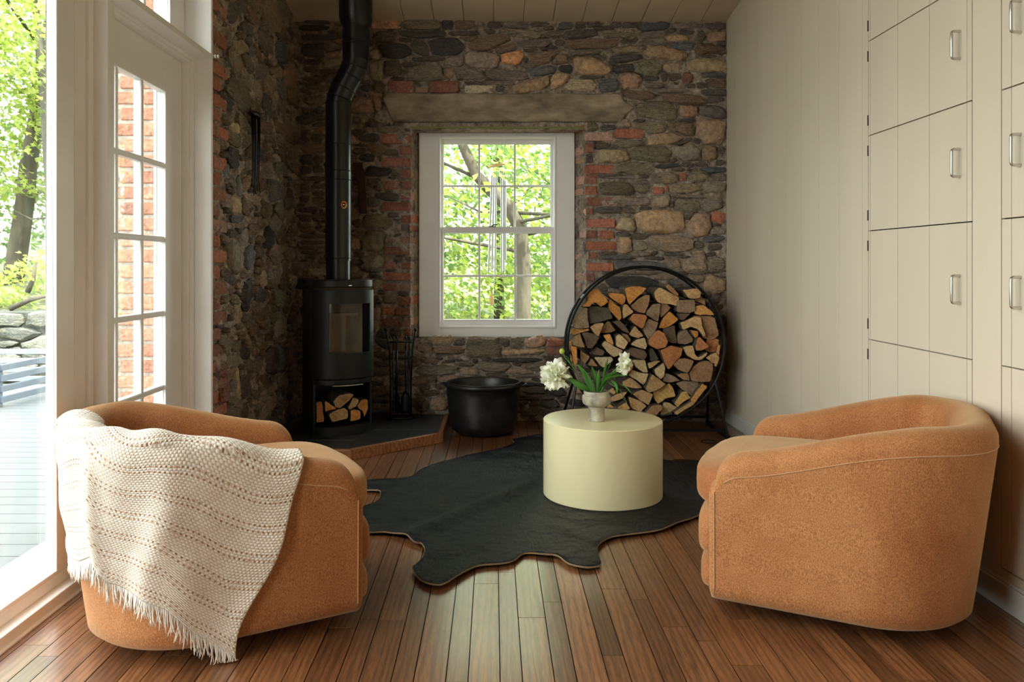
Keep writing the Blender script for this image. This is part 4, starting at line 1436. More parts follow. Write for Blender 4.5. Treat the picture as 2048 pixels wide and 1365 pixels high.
def log_obj(pts2, y_front, depth, code, rgx, name='split_log', world=None, taper=.9):
    """pts2: outline (x,z) metres in the front plane; local axes handled by world(x,y,z)"""
    pts = []
    n0 = len(pts2)
    for i in range(n0):            # round the corners a little, add bark roughness
        p, q = Vector(pts2[i]), Vector(pts2[(i + 1) % n0])
        L = (q - p).length
        nn = Vector((-(q - p).y, (q - p).x)).normalized() if L > 1e-6 else Vector((0, 0))
        pts.append(p + (q - p) * min(.12, .006 / max(L, .001)))
        m = max(1, int(L / .035))
        for j in range(1, m + 1):
            pts.append(p + (q - p) * (j / (m + 1)) + nn * rgx.uniform(-.0022, .0022))
        pts.append(q - (q - p) * min(.12, .006 / max(L, .001)))
    n = len(pts)
    c = sum((p for p in pts), Vector((0, 0))) / n
    dx, dz = rgx.uniform(-.006, .006), rgx.uniform(-.004, .004)
    V = []
    tilt = (rgx.uniform(-.1, .1), rgx.uniform(-.12, .12))
    for (s_, d_) in ((.975, 0), (1.0, .003), (.985 * taper + .05, depth)):
        for p in pts:
            q = c + (p - c) * s_
            dd_ = d_ + (tilt[0] * (p.x - c.x) + tilt[1] * (p.y - c.y) if d_ < .01 else 0)
            V.append((q.x - c.x + (dx if d_ > .1 else 0), dd_, q.y - c.y + (dz if d_ > .1 else 0)))
    mb = MB()
    mb.add(V, [tuple(range(n))[::-1]], 0)
    mb.f += [(k, (k + 1) % n, n + (k + 1) % n, n + k) for k in range(n)] + [(n + k, n + (k + 1) % n, 2 * n + (k + 1) % n, 2 * n + k) for k in range(n)] + [tuple(range(2 * n, 3 * n))]
    mb.m += [0] * n + [1] * n + [0]
    barkish = code in 'dk'
    o = mb.build(name, [M['cut'], M['bark']], color=Vector(PAL[code]) * rgx.uniform(.88, 1.12), loc=(c.x, y_front, c.y))
    return o, c


LOGS = '''1 o 345,665 435,580 445,490 520,400 600,400 690,500 755,590 690,640 640,665 560,600 500,620 470,665|1 o 770,460 880,455 1010,470 1045,520 1035,600 985,640 900,590 800,520|1 o 1030,385 1130,350 1260,345 1375,380 1330,430 1230,510 1110,635 1080,590|
1 b 1135,650 1260,540 1350,490 1435,490 1410,650 1355,775 1250,755 1150,700|1 o 770,600 810,550 880,640 960,680 985,850 950,900 860,800 780,700|1 t 1000,640 1050,630 1155,750 1080,800 1000,860 985,740|
1 r 1150,780 1350,800 1370,840 1300,1015 1200,960 1090,860|1 k 440,690 560,665 800,700 840,860 700,900 460,950 430,820|1 g 220,870 370,690 430,690 430,820 455,1000 350,1015 210,1000|1 t 470,990 560,940 690,930 640,1060 605,1145 530,1080|
1 b 660,1060 700,980 790,905 895,1055 830,1085 660,1100|1 O 170,1020 330,1030 455,1020 455,1055 340,1080 210,1125 165,1080|1 t 145,1270 250,1130 310,1105 400,1325 330,1325|1 d 345,1100 420,1080 560,1110 620,1170 560,1270 500,1340 430,1320 400,1200|
1 O 690,1130 800,1110 855,1250 845,1290 750,1230|1 p 880,1140 940,1105 1075,1240 1010,1345 880,1290|1 t 1110,1110 1200,980 1335,1140 1250,1175 1160,1150|1 b 990,1110 1080,1120 1140,1200 1120,1260 1040,1170|1 d 850,920 960,900 1030,970 1110,1090 1000,1060|
1 p 1130,1280 1230,1200 1360,1170 1400,1300 1370,1360 1240,1320|1 p 670,1290 720,1220 880,1320 1010,1375 960,1440 860,1480 760,1400|1 o 160,1290 255,1310 268,1560 215,1600|1 y 60,1240 92,1240 140,1560 70,1560|
2 t 220,450 300,370 350,380 620,530 580,660 480,630 280,600 240,530|2 b 390,350 430,310 530,390 600,470 570,500|2 t 650,400 880,380 940,440 930,520 800,540 740,520|2 b 945,440 1060,550 1060,635 900,570 900,540 935,520|
2 g 590,570 860,560 865,740 780,770 620,760 580,740|2 O 910,650 1040,635 1150,720 1205,795 920,785 895,760|2 b 930,805 1200,810 1270,840 1300,980 1330,1110 1220,1195 1070,1150 1040,1030 1000,870|2 g 110,740 200,640 320,620 310,770 290,910 200,870 100,800|
2 b 340,620 420,620 500,690 420,780 340,850 330,740|2 g 60,950 120,865 280,925 220,1080 120,1190 40,1050|2 o 310,990 380,850 470,750 620,880 520,960 380,1020 310,1020|2 t 640,930 760,880 860,830 960,850 970,960 1030,1130 990,1140 900,1020 800,990 680,1040|
2 d 390,1010 570,980 580,1150 600,1250 560,1265 450,1230 380,1080|2 g 620,1100 750,1030 860,1200 850,1240 740,1280 620,1270 605,1180|2 O 780,1040 900,1060 900,1130 850,1160|2 r 120,1200 190,1100 270,1040 360,1090 420,1230 380,1310 250,1345 130,1280|
2 r 900,1160 930,1150 1080,1305 960,1365 880,1370 870,1290|2 r 1090,1180 1270,1200 1270,1300 1240,1390 1130,1410 1050,1370|2 d 620,780 790,780 690,880 640,880|4 O 1285,10 1325,10 1265,350 1225,335|
4 r 310,80 480,10 665,50 640,170 540,270 440,385 390,300 350,190|4 t 680,40 840,10 870,150 920,200 1060,110 1050,160 960,240 850,230 740,160|4 b 520,310 610,220 700,210 845,250 790,380 740,440 600,390|4 t 1040,200 1190,115 1250,200 1215,305 1130,280|
4 b 790,450 850,350 950,280 1060,255 1155,300 1155,400 1110,580 960,590 820,570|4 b 580,480 760,440 790,570 690,560|4 g 390,480 420,460 560,510 645,580 500,610 370,590|4 p 230,400 380,290 400,350 385,480 330,550 250,480|4 t 130,300 250,258 340,265 250,330 150,390|
4 k 163,110 200,60 300,230 260,250 160,255|4 p -120,250 90,250 130,450 60,450 -60,360|4 p -190,480 -130,400 0,450 130,460 90,590 50,640 -60,560|4 t 70,690 170,460 390,620 290,690 130,750|4 y 220,740 470,625 520,680 570,830 420,860 300,950 230,860|
4 g 590,630 700,590 950,590 940,720 830,830 760,770 680,720|4 t -280,600 -150,530 0,650 40,700 -100,700 -270,660|4 t -120,790 20,720 200,790 130,965 0,890|4 t -180,840 0,900 105,985 0,1080 -150,1010|4 b 60,1080 180,960 320,950 340,1010 220,1120 100,1090|
4 p 330,1100 380,930 480,940 600,1010 500,1080 340,1130|4 y 540,930 660,760 740,750 805,850 700,900 590,995|4 O 820,900 1010,640 1085,690 870,960|4 t 530,1085 820,905 855,955 575,1125|4 k 340,1150 520,1100 530,1140 360,1175|
3 w 555,210 730,200 830,200 860,260 700,370 640,330|3 r 930,330 1060,310 1155,340 1100,420 1000,480 950,430|3 b 330,90 480,190 400,310 330,250|3 b 500,210 600,340 440,320|3 d 510,130 590,40 700,90 670,160 560,150|3 d 1050,100 1150,40 1350,90 1380,160 1330,230 1200,200|
3 t 770,740 850,690 900,760 870,800|3 t 820,850 900,800 1080,760 1000,870 830,920|3 y 900,990 1040,900 1100,1000 1000,1040|3 y 740,1000 800,950 860,1010'''
QO = {'1': (1120, 530), '2': (1280, 530), '3': (1120, 690), '4': (1280, 690)}
RC = Vector(((1288 - VX) * 5.05 / F, 5.05, H - (689 - VY) * 5.05 / F))
RR = 155 * 5.05 / F
rgl = random.Random(3)
labels = {}
items = []
for it in LOGS.replace('\n', '').split('|'):
    q = it.split()
    if not q: continue
    ox, oy = QO[q[0]]
    pts = [tuple(map(float, p.split(','))) for p in q[2:]]
    px = [(ox + x / 8.03, oy + y / 8.03) for x, y in pts]
    yf = 5.02 + rgl.uniform(-.03, .045)
    p2 = [((x - VX) * 5.05 / F, H - (y - VY) * 5.05 / F) for x, y in px]
    # shrink slightly and keep inside the hoop
    c = Vector((sum(p[0] for p in p2) / len(p2), sum(p[1] for p in p2) / len(p2)))
    C2 = Vector((RC.x, RC.z))
    p3 = [c + (Vector(p) - c) * 1.03 for p in p2]
    ex = max((p - C2).length for p in p3) - (RR - .010)
    if ex > 0:
        inw = (C2 - c).normalized() * ex
        p3 = [p + inw for p in p3]
        c = c + inw
    p3 = [tuple(p) for p in p3]
    ar = abs(sum(p3[k - 1][0] * p3[k][1] - p3[k][0] * p3[k - 1][1] for k in range(len(p3)))) / 2
    items.append((p3, yf, q[1], c, ar, len(pts)))
CLK = ['twelve', 'one', 'two', 'three', 'four', 'five', 'six', 'seven', 'eight', 'nine', 'ten', 'eleven']
infos = []
for (p3, yf, code, c, ar, npt) in items:
    o, cc = log_obj(p3, yf, rgl.uniform(.27, .31), code, rgl)
    d = Vector((c.x - RC.x, c.y - RC.z))
    ck = CLK[round(math.degrees(math.atan2(d.x, d.y)) / 30) % 12]
    rr_ = d.length / RR
    ring = 'near the centre' if rr_ < .3 else 'halfway out' if rr_ < .66 else 'at the rim'
    size = 'big' if ar > .010 else 'small' if ar < .0035 else 'medium'
    xs, zs = [p[0] for p in p3], [p[1] for p in p3]
    asp = (max(xs) - min(xs)) / max(max(zs) - min(zs), .001)
    shp = 'wide' if asp > 1.7 else 'upright' if asp < .62 else ('wedge-shaped' if npt <= 6 else 'chunky')
    lab = f'{size} {shp} {PALN[code]} split log {ring} at {ck} o\'clock in rack'
    infos.append((o, lab, d))
from collections import defaultdict
same = defaultdict(list)
for o, lab, d in infos: same[lab].append((o, d))
for lab, lst in same.items():
    lst.sort(key=lambda t: t[1].x)
    names = ['left', 'middle', 'right'] if len(lst) == 3 else ['left', 'right']
    for i, (o, d) in enumerate(lst):
        l2 = lab if len(lst) == 1 else names[min(i, len(names) - 1)] + ' of the ' + lab.replace('split ', '')
        tag(o, l2, 'log', 'split logs in the round rack')

# rack: two hoops joined by flat bars, on splayed legs
rack = empty('log_rack', (RC.x, 5.19, 0))
tag(rack, 'round black metal firewood rack standing against the stone wall', 'log rack')
for yy in (4.985, 5.14):
    MB().tube([(RR * math.sin(t * math.pi / 48), yy - 5.19, RC.z + RR * math.cos(t * math.pi / 48)) for t in range(96)], .0085, 10, closed=True).build('hoop', M['wrought'], rack, smooth=True)
for t in (0, 52, 95, 128, 160, 200, 232, 265, 308):
    a = R(t)
    w = .016
    MB().box(-w, 4.985 - 5.19, -.004, w, 5.14 - 5.19, .004).build('crossbar', M['wrought'], rack, loc=(RR * math.sin(a), 0, RC.z + RR * math.cos(a))).rotation_euler = (0, a, 0)
for sx in (-1, 1):
    for (yy, foot, a_) in ((4.985, 4.93, 118), (5.14, 5.40, 118)):
        a = R(a_) * sx
        top_ = Vector((RR * math.sin(a), yy - 5.19, RC.z + RR * math.cos(a)))
        fx = sx * (RR + .005)
        MB().tube([top_, (fx, foot - 5.19, .012), (fx, foot - 5.19, 0)], .0085, 8).build('leg', M['wrought'], rack, smooth=40)
    MB().box(-.012, 4.93 - 5.19, 0.0, .012, 5.40 - 5.19, .022).build('foot_rail', M['wrought'], rack, loc=(sx * (RR + .005), 0, 0))
for yy in (4.95, 5.385):
    MB().box(-RR, -.009, -.006, RR, .009, .012).build('base_rail', M['wrought'], rack, loc=(0, yy - 5.19, .05))
# loose ring on the floor between rack and chair
c = PF(1417, 885)
ring = MB().tube([(.045 * math.cos(t * math.pi / 16), .045 * math.sin(t * math.pi / 16), .004) for t in range(32)], .0035, 6, closed=True).build('iron_ring', M['wrought'], smooth=True, loc=(c.x, c.y, 0))
tag(ring, 'thin black iron ring lying on the floor beside the rack', 'ring')

# logs in the stove niche
SL = [('t', [(320, 1015), (360, 965), (420, 950), (470, 955), (440, 1000), (370, 1060), (340, 1055)], 'top split log with a sloping cut in the stove niche'),
      ('o', [(262, 1005), (340, 1055), (345, 1068), (285, 1080), (266, 1090)], 'small triangular split log at upper left of the stove niche'),
      ('t', [(430, 1060), (470, 980), (515, 1000), (490, 1050), (445, 1070)], 'narrow split log leaning beside the top log in the stove niche'),
      ('o', [(500, 1045), (530, 1000), (575, 995), (582, 1060), (555, 1130), (540, 1080), (512, 1065)], 'orange split log at the right end of the stove niche'),
      ('t', [(290, 1110), (345, 1075), (405, 1058), (428, 1078), (428, 1135), (370, 1150), (315, 1165)], 'biggest split log lying at the bottom of the stove niche'),
      ('o', [(450, 1080), (470, 1072), (520, 1078), (522, 1140), (450, 1160)], 'squarish split log bottom centre-right of the stove niche'),
      ('r', [(188, 1020), (240, 1015), (255, 1160), (190, 1168)], 'upright barky log at the left end of the stove niche')]
ca, sa = math.cos(SROT), math.sin(SROT)
for code, pts, lab in SL:
    px = [(580 + x / 3.69, 530 + y / 3.69) for x, y in pts]
    loc = []
    for (x, y) in px:
        # ray from the eye meets the stove's front plane (local y = -0.17)
        dirx = (x - VX) / F
        # world point = t*(dirx,1); local = R^-1 (p - S)
        # local y = -(px-SX)*sin + (py-SY)*cos = -0.185
        t = (-.185 - SX * sa + SY * ca) / (-dirx * sa + ca)
        wx, wy = t * dirx, t
        lx = (wx - SX) * ca + (wy - SY) * sa
        loc.append((max(min(lx, W2 - .016), -W2 + .016), max(H - (y - VY) / F * t, HZ - .003 + zz(851) + .001)))
    o, c = log_obj(loc[::-1] if False else loc, 0, .27, code, rgl, taper=.85)
    ly = -.185 + rgl.uniform(0, .02)
    o.location = (SX + c.x * ca - ly * sa, SY + c.x * sa + ly * ca, c.y)
    o.rotation_euler = (0, 0, SROT)
    tag(o, lab, 'log', 'split logs in the stove niche')

# ------------------------------------------------------------------ fireplace tools on the hearth
tx, ty = (799 - VX) * 5.30 / F, 5.30
ts = empty('fireplace_tools', (tx, ty, HZ - .003))
tag(ts, 'black wrought iron fireplace tool stand with its bar of hooks', 'tool stand')
tk = 5.30 / F
zT = lambda y: H - (y - VY) * tk - HZ + .003
xT = lambda x: (x - VX) * tk - tx
MB().tube([(.095 * math.cos(t * math.pi / 16), .06 * math.sin(t * math.pi / 16), .008) for t in range(32)], .006, 8, closed=True).build('base_ring', M['wrought'], ts, smooth=True)
MB().tube([(.06 * math.cos(t * math.pi / 16), .04 * math.sin(t * math.pi / 16), .006) for t in range(32)], .004, 8, closed=True).build('base_ring', M['wrought'], ts, smooth=True)
for (xt, xm, xb_) in ((772, 779, 781), (831, 825, 822)):
    MB().tube([(xT(xb_), 0, .005), (xT(xb_), 0, zT(770)), (xT(xm), 0, zT(700)), (xT(xm) + (xT(xt) - xT(xm)) * .4, 0, zT(683)), (xT(xt), 0, zT(662))], .0055, 8).sphere((xT(xt), 0, zT(660)), .011).build('upright', M['wrought'], ts, smooth=True)
MB().tube([(xT(779), 0, zT(685)), (xT(790), -.012, zT(684)), (xT(810), -.012, zT(684)), (xT(825), 0, zT(685))], .0048, 8).build('crossbar', M['wrought'], ts, smooth=True)
TOOLS = [(787, 'poker', 'straight black iron poker hanging on the tool stand'), (794, 'brush', 'black hearth brush with long bristles hanging leftmost-but-one on the tool stand'),
         (812, 'shovel', 'black ash shovel with a small scoop hanging on the tool stand'), (819, 'tongs', 'black iron tongs hanging at the right of the tool stand')]
for i, (x, nm, lab) in enumerate(TOOLS):
    r0 = empty(nm, (tx + xT(x), ty - .022, HZ + .02))
    tag(r0, lab, nm, 'tools hanging on the fireplace stand')
    zt_ = zT(680) - .02
    MB().tube([(0, .002, zt_ - .07), (0, 0, zt_ - .03), (.006, .0, zt_ - .01), (.004, .0, zt_ + .006), (0, .008, zt_ + .012)], .004, 8).sphere((0, .006, zt_ + .012), .009).build('handle', M['wrought'], r0, smooth=True)
    if nm == 'poker':
        MB().tube([(0, 0, zt_ - .07), (0, 0, .03), (.015, 0, .045)], .0045, 8).build('rod', M['wrought'], r0, smooth=True)
    elif nm == 'brush':
        MB().tube([(0, 0, zt_ - .07), (0, 0, .14)], .007, 8).build('rod', M['wrought'], r0, smooth=True)
        mbx = MB()
        for q in range(60):
            a, rr2 = q * 2.4, .012 * math.sqrt(q / 60)
            mbx.tube([(rr2 * math.cos(a), rr2 * math.sin(a), .15), (rr2 * 1.7 * math.cos(a) + .01, rr2 * 1.7 * math.sin(a), .02)], .0016, 4)
        tag(mbx.build('bristles', M['wrought'], r0), kind='stuff')
    elif nm == 'shovel':
        MB().tube([(0, 0, zt_ - .07), (0, 0, .16)], .0045, 8).build('rod', M['wrought'], r0, smooth=True)
        v = []
        for j in range(7):
            z = .16 - j * .024
            w = .012 + .022 * math.sin(min(1, j / 3) * 1.57)
            for k in range(-3, 4):
                v.append((w * k / 3, -.012 + .014 * (k / 3) ** 2 + (.01 if j == 0 else 0), z))
        f = [(j * 7 + k, j * 7 + k + 1, j * 7 + k + 8, j * 7 + k + 7) for j in range(6) for k in range(6)]
        o = MB().add(v, f).build('scoop', M['wrought'], r0, smooth=True)
        o.modifiers.new('s', 'SOLIDIFY').thickness = .003
    else:
        for s_ in (-1, 1):
            MB().tube([(0, 0, zt_ - .07), (s_ * .006, 0, zt_ - .12), (s_ * .008, 0, .08), (s_ * .002, 0, .03)], .0038, 8).build('arm', M['wrought'], r0, smooth=True)

# iron cauldron ---------------------------------------------------------
cy0 = 5.12
cxp = (966.5 - VX) * cy0 / F
ca_ = empty('cauldron', (cxp, cy0, 0))
tag(ca_, 'large sooty black iron cauldron on the floor below the window', 'cauldron')
prof = [(.02, .0), (.12, .003), (.175, .012), (.203, .035), (.213, .07), (.224, .15), (.232, .24), (.236, .296), (.240, .300), (.251, .308), (.252, .318), (.247, .326), (.238, .325), (.230, .312), (.226, .26), (.215, .12), (.19, .04), (.10, .02), (.001, .018)]
MB().lathe(prof, n=72).build('bowl', M['cauldron'], ca_, smooth=50)
for s_, a in ((1, R(-8)), (-1, R(172))):
    p = Vector((math.cos(a), math.sin(a), 0))
    q = Vector((-math.sin(a), math.cos(a), 0))
    MB().tube([p * .246 + q * -.03 + Vector((0, 0, .305)), p * .272 + q * -.02 + Vector((0, 0, .315)), p * .277 + Vector((0, 0, .318)), p * .272 + q * .02 + Vector((0, 0, .315)), p * .246 + q * .03 + Vector((0, 0, .305))], .006, 8).build('ear', M['cauldron'], ca_, smooth=True)
MB().tube([(.249 * math.cos(R(-8)) + .02, -.035, .316)] + [(.244 * math.cos(R(t)), .25 * math.sin(R(t)), .331) for t in range(-10, -172, -9)] + [(-.265, .03, .318)], .0042, 8).build('bail_handle', M['wrought'], ca_, smooth=True)

# iron rods hanging on the left wall ---------------------------------------
Yh = 4.42
hx = XL + .035
z1_, z0_ = H - (229 - VY) * Yh / F, H - (392 - VY) * Yh / F
hg = empty('hanging_irons', (hx, Yh, z0_))
tag(hg, 'bundle of slim black iron rods hanging on the left stone wall', 'iron rods')
MB().lathe([(.018, -.014), (.022, -.008), (.022, .004), (.018, .01)], (0, 0, z1_ - z0_), 16, sy=4).build('cap', M['wrought'], hg, smooth=40)
for (dy, dy2, dz) in ((-.075, -.075, .045), (-.045, -.030, .0), (-.005, -.002, .01), (.045, .04, .03), (.078, .085, .025)):
    MB().tube([(0, dy, z1_ - z0_), (.004, dy * .8, (z1_ - z0_) * .6), (.0, dy2 * .7, .06 + dz), (.0, dy2, dz)], [.005, .0045, .0035, .0025], 8).build('rod', M['wrought'], hg, smooth=True)

# rusty iron strap leaning in the corner behind the flue
sx_ = [(716, 326), (722, 352), (724, 375), (726, 400), (727, 428)]
mb = MB()
v, f = [], []
for i, (x, y) in enumerate(sx_):
    p = P(x, y, 5.43)
    w = .030 if i in (0, 1) else .026
    for (dx, dy) in ((-w, 0), (w, 0), (w, .012), (-w, .012)):
        v.append((p.x + dx, p.y + dy - .02, p.z))
n = len(sx_)
for i in range(n - 1):
    for k in range(4):
        f.append((i * 4 + k, i * 4 + (k + 1) % 4, i * 4 + 4 + (k + 1) % 4, i * 4 + 4 + k))
f += [(3, 2, 1, 0), (n * 4 - 4, n * 4 - 3, n * 4 - 2, n * 4 - 1)]
c = P(722, 375, 5.43)
o = MB().add([(a - c.x, b - c.y, d - c.z) for a, b, d in v], f).build('iron_strap', M['rust'], loc=c, bevel=.003)
tag(o, 'rusty iron strap fixed to the stone wall right of the flue pipe', 'strap')

# ------------------------------------------------------------------ cowhide rug
px = [(760, 300), (764, 278), (880, 258), (1000, 262), (1200, 300), (1430, 372), (1500, 373), (1590, 380), (1690, 405), (1745, 430), (1760, 470), (1700, 520), (1640, 580), (1590, 630), (1500, 665), (1420, 695), (1300, 712),
      (1210, 725), (1165, 745), (1140, 775), (1143, 810), (1155, 850), (1120, 862), (1075, 863), (1010, 850), (960, 815), (900, 806), (810, 799), (760, 835), (700, 848), (600, 857), (510, 905), (460, 938), (415, 950), (340, 925),
      (305, 872), (320, 855), (352, 822), (360, 785), (345, 757), (310, 750), (270, 725), (180, 705), (110, 705), (40, 690), (-30, 660), (-20, 625), (60, 590), (115, 575), (150, 560), (160, 535), (150, 515), (60, 512), (0, 520), (-20, 500), (30, 475), (110, 465),
      (200, 460), (300, 450), (345, 418), (420, 387), (560, 350), (700, 322)]
outl = [PF(690 + x / 2.256, 760 + y / 2.256) for x, y in px]
# smooth the outline
def catmull(P_, m=4):
    out = []
    n = len(P_)
    for i in range(n):
        p0, p1, p2, p3 = P_[i - 1], P_[i], P_[(i + 1) % n], P_[(i + 2) % n]
        for j in range(m):
            t = j / m
            out.append(.5 * ((2 * p1) + (-p0 + p2) * t + (2 * p0 - 5 * p1 + 4 * p2 - p3) * t * t + (-p0 + 3 * p1 - 3 * p2 + p3) * t ** 3))
    return out


ol = catmull([Vector((p.x, p.y)) for p in outl], 4)
rcx, rcy = .25, 3.6
bm = bmesh.new()
vs = [bm.verts.new((p.x - rcx, p.y - rcy, 0)) for p in ol]
bm.edges.new
es = [bm.edges.new((vs[i], vs[(i + 1) % len(vs)])) for i in range(len(vs))]
res = bmesh.ops.triangle_fill(bm, edges=es, use_beauty=True)
me0 = bpy.data.meshes.new('tmp')
bm.to_mesh(me0)
bm.free()


def pt_in(x, y, poly):
    c = False
    n = len(poly)
    j = n - 1
    for i in range(n):
        if (poly[i].y > y) != (poly[j].y > y) and x < (poly[j].x - poly[i].x) * (y - poly[i].y) / (poly[j].y - poly[i].y) + poly[i].x: c = not c
        j = i
    return c


def bdist(x, y):
    return min((p - Vector((x, y))).length for p in ol)


step = .022
grid = {}
bm = bmesh.new()
spine0, spine1 = Vector((PF(813, 1082).x, PF(813, 1082).y)), Vector((PF(1080, 965).x, PF(1080, 965).y))
sdir = (spine1 - spine0).normalized()


def hide_z(x, y, edge):
    """soft ripples, a raised fold along the backbone, lifting edge"""
    z = .010 + .004 * mnoise.noise(Vector((x * 3, y * 3, 0))) + .002 * mnoise.noise(Vector((x * 9, y * 9, 4)))
    d = Vector((x, y)) - spine0
    s = d.dot(sdir)
    off = d.x * sdir.y - d.y * sdir.x
    z += .020 * math.exp(-(off / .045) ** 2) * max(0, min(1, (s + .1) / .2)) * max(0, min(1, (1.1 - s) / .3))
    z += .010 * math.exp(-edge / .03) * (0.5 + .5 * mnoise.noise(Vector((x * 6, y * 6, 9))))
    return max(z, .006)


ring = [bm.verts.new((p.x - rcx, p.y - rcy, hide_z(p.x, p.y, 0))) for p in ol]
xs = [p.x for p in ol]; ys = [p.y for p in ol]
pts_in = []
yy = min(ys)
while yy < max(ys):
    xx = min(xs) + (step / 2 if int(yy / step) % 2 else 0)
    while xx < max(xs):
        if pt_in(xx, yy, ol):
            e = bdist(xx, yy)
            if e > step * .7: pts_in.append((xx, yy, e))
        xx += step
    yy += step
from mathutils.geometry import delaunay_2d_cdt
co2 = [Vector((p.x, p.y)) for p in ol] + [Vector((a, b)) for a, b, e in pts_in]
nb = len(ol)
vo, eo, fo_, *_r = delaunay_2d_cdt(co2, [(i, (i + 1) % nb) for i in range(nb)], [], 1, 1e-5)
bm.free()
V = []
for p in vo:
    V.append((p.x - rcx, p.y - rcy, hide_z(p.x, p.y, bdist(p.x, p.y))))
mb = MB().add(V, [tuple(f) for f in fo_])
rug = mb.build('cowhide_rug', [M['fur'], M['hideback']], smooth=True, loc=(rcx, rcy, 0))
sm = rug.modifiers.new('s', 'SOLIDIFY')
sm.thickness = .0025
sm.offset = 1 if False else -1
sm.material_offset_rim = 1
tag(rug, 'glossy black cowhide rug spread on the wooden floor', 'rug')
rim = MB().tube([(p.x - rcx, p.y - rcy, hide_z(p.x, p.y, 0) - .002) for p in ol], .0014, 5, closed=True).build('cut_edge', M['hideback'], rug, smooth=True)
# short hair: thin blades combed along the hide, denser towards the edge and the backbone
rh = random.Random(77)
hv, hf = [], []
for i in range(42000):
    a = rh.randrange(len(fo_))
    f_ = fo_[a]
    w = sorted((rh.random(), rh.random()))
    w = (w[0], w[1] - w[0], 1 - w[1])
    p = sum((Vector(V[f_[k]]) * w[k] for k in range(3)), Vector())
    x, y = p.x + rcx, p.y + rcy
    d = Vector((x, y)) - spine0
    off = d.x * sdir.y - d.y * sdir.x
    side = 1 if off > 0 else -1
    dirv = Vector((sdir.x * -.75 + sdir.y * side * .6, sdir.y * -.75 - sdir.x * side * .6))
    ang = mnoise.noise(Vector((x * 4, y * 4, 2))) * .9 + rh.gauss(0, .22)
    dirv = Vector((dirv.x * math.cos(ang) - dirv.y * math.sin(ang), dirv.x * math.sin(ang) + dirv.y * math.cos(ang))).normalized()
    L = rh.uniform(.012, .024)
    q = Vector((-dirv.y, dirv.x)) * .0007
    n0 = len(hv)
    lift = rh.uniform(.0015, .005)
    hv += [(p.x + q.x, p.y + q.y, p.z), (p.x - q.x, p.y - q.y, p.z), (p.x + dirv.x * L, p.y + dirv.y * L, p.z + lift)]
    hf.append((n0, n0 + 1, n0 + 2))
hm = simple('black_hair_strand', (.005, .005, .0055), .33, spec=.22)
hm.node_tree.nodes['Principled BSDF'].inputs['Specular Tint'].default_value = (.4, .65, 1, 1)  # strands carry the same blue reflected light in their tint
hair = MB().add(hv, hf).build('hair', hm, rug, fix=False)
tag(hair, kind='stuff')

# ------------------------------------------------------------------ drum table, vase, peonies
TC = Vector((.506, 3.714, 0))
RT, TH = .274, .360
tb = empty('drum_table', (TC.x, TC.y, .012))
tag(tb, 'cream lacquered drum side table standing on the cowhide', 'table')
MB().lathe([(RT - .004, 0), (RT, .004), (RT, TH - .012 - .004), (RT - .003, TH - .012 - .001)], n=128).build('side', M['table'], tb, smooth=30)
MB().lathe([(RT - .006, TH - .016), (RT - .0025, TH - .0125), (RT - .006, TH - .012), (.001, TH - .012)], n=128).build('top', M['table'], tb, smooth=30)

VC = Vector((.4725, 3.667, TH))
k3 = 3.667 / F
vase = MB().lathe([(.0345, 0), (.037, .002), (.036, .02), (.0365, .05), (.038, .066), (.046, .070), (.060, .078), (.065, .088), (.066, .104), (.064, .116), (.059, .119), (.058, .124), (.060, .131), (.058, .136), (.053, .137),
                   (.051, .128), (.050, .09), (.03, .08), (.028, .03), (.001, .03)], n=64).build('vase', M['ceramic'], smooth=40, loc=VC)
tag(vase, 'mottled cream ceramic footed vase on the drum table', 'vase')


def leaf(parent, base, tip, width, droop=.15, roll=0, mat='green', name='leaf'):
    base, tip = Vector(base), Vector(tip)
    ax = tip - base
    L = ax.length
    side = ax.cross(Vector((0, 0, 1)))
    if side.length < 1e-4: side = Vector((1, 0, 0))
    side = (Matrix.Rotation(roll, 3, ax.normalized()) @ side.normalized())
    up_ = side.cross(ax).normalized()
    v, f = [], []
    N = 8
    for i in range(N + 1):
        t = i / N
        w = width * math.sin(math.pi * min(1, t * .92 + .06)) ** .8
        c = base + ax * t + up_ * (droop * L * math.sin(math.pi * t))
        for s_, q in ((-1, .22), (-.5, .06), (0, -.06), (.5, .06), (1, .22)):
            v.append(c + side * (w * s_ / 2) + up_ * (w * q))
    for i in range(N):
        for k in range(4):
            f.append((i * 5 + k, i * 5 + k + 1, i * 5 + k + 6, i * 5 + k + 5))
    org = Vector(parent.location)
    return MB().add([p - org for p in v], f).build(name, M[mat], parent, smooth=True, fix=False)


def pv(x, y, dy=0.0):
    return P(x, y, 3.667 + dy)


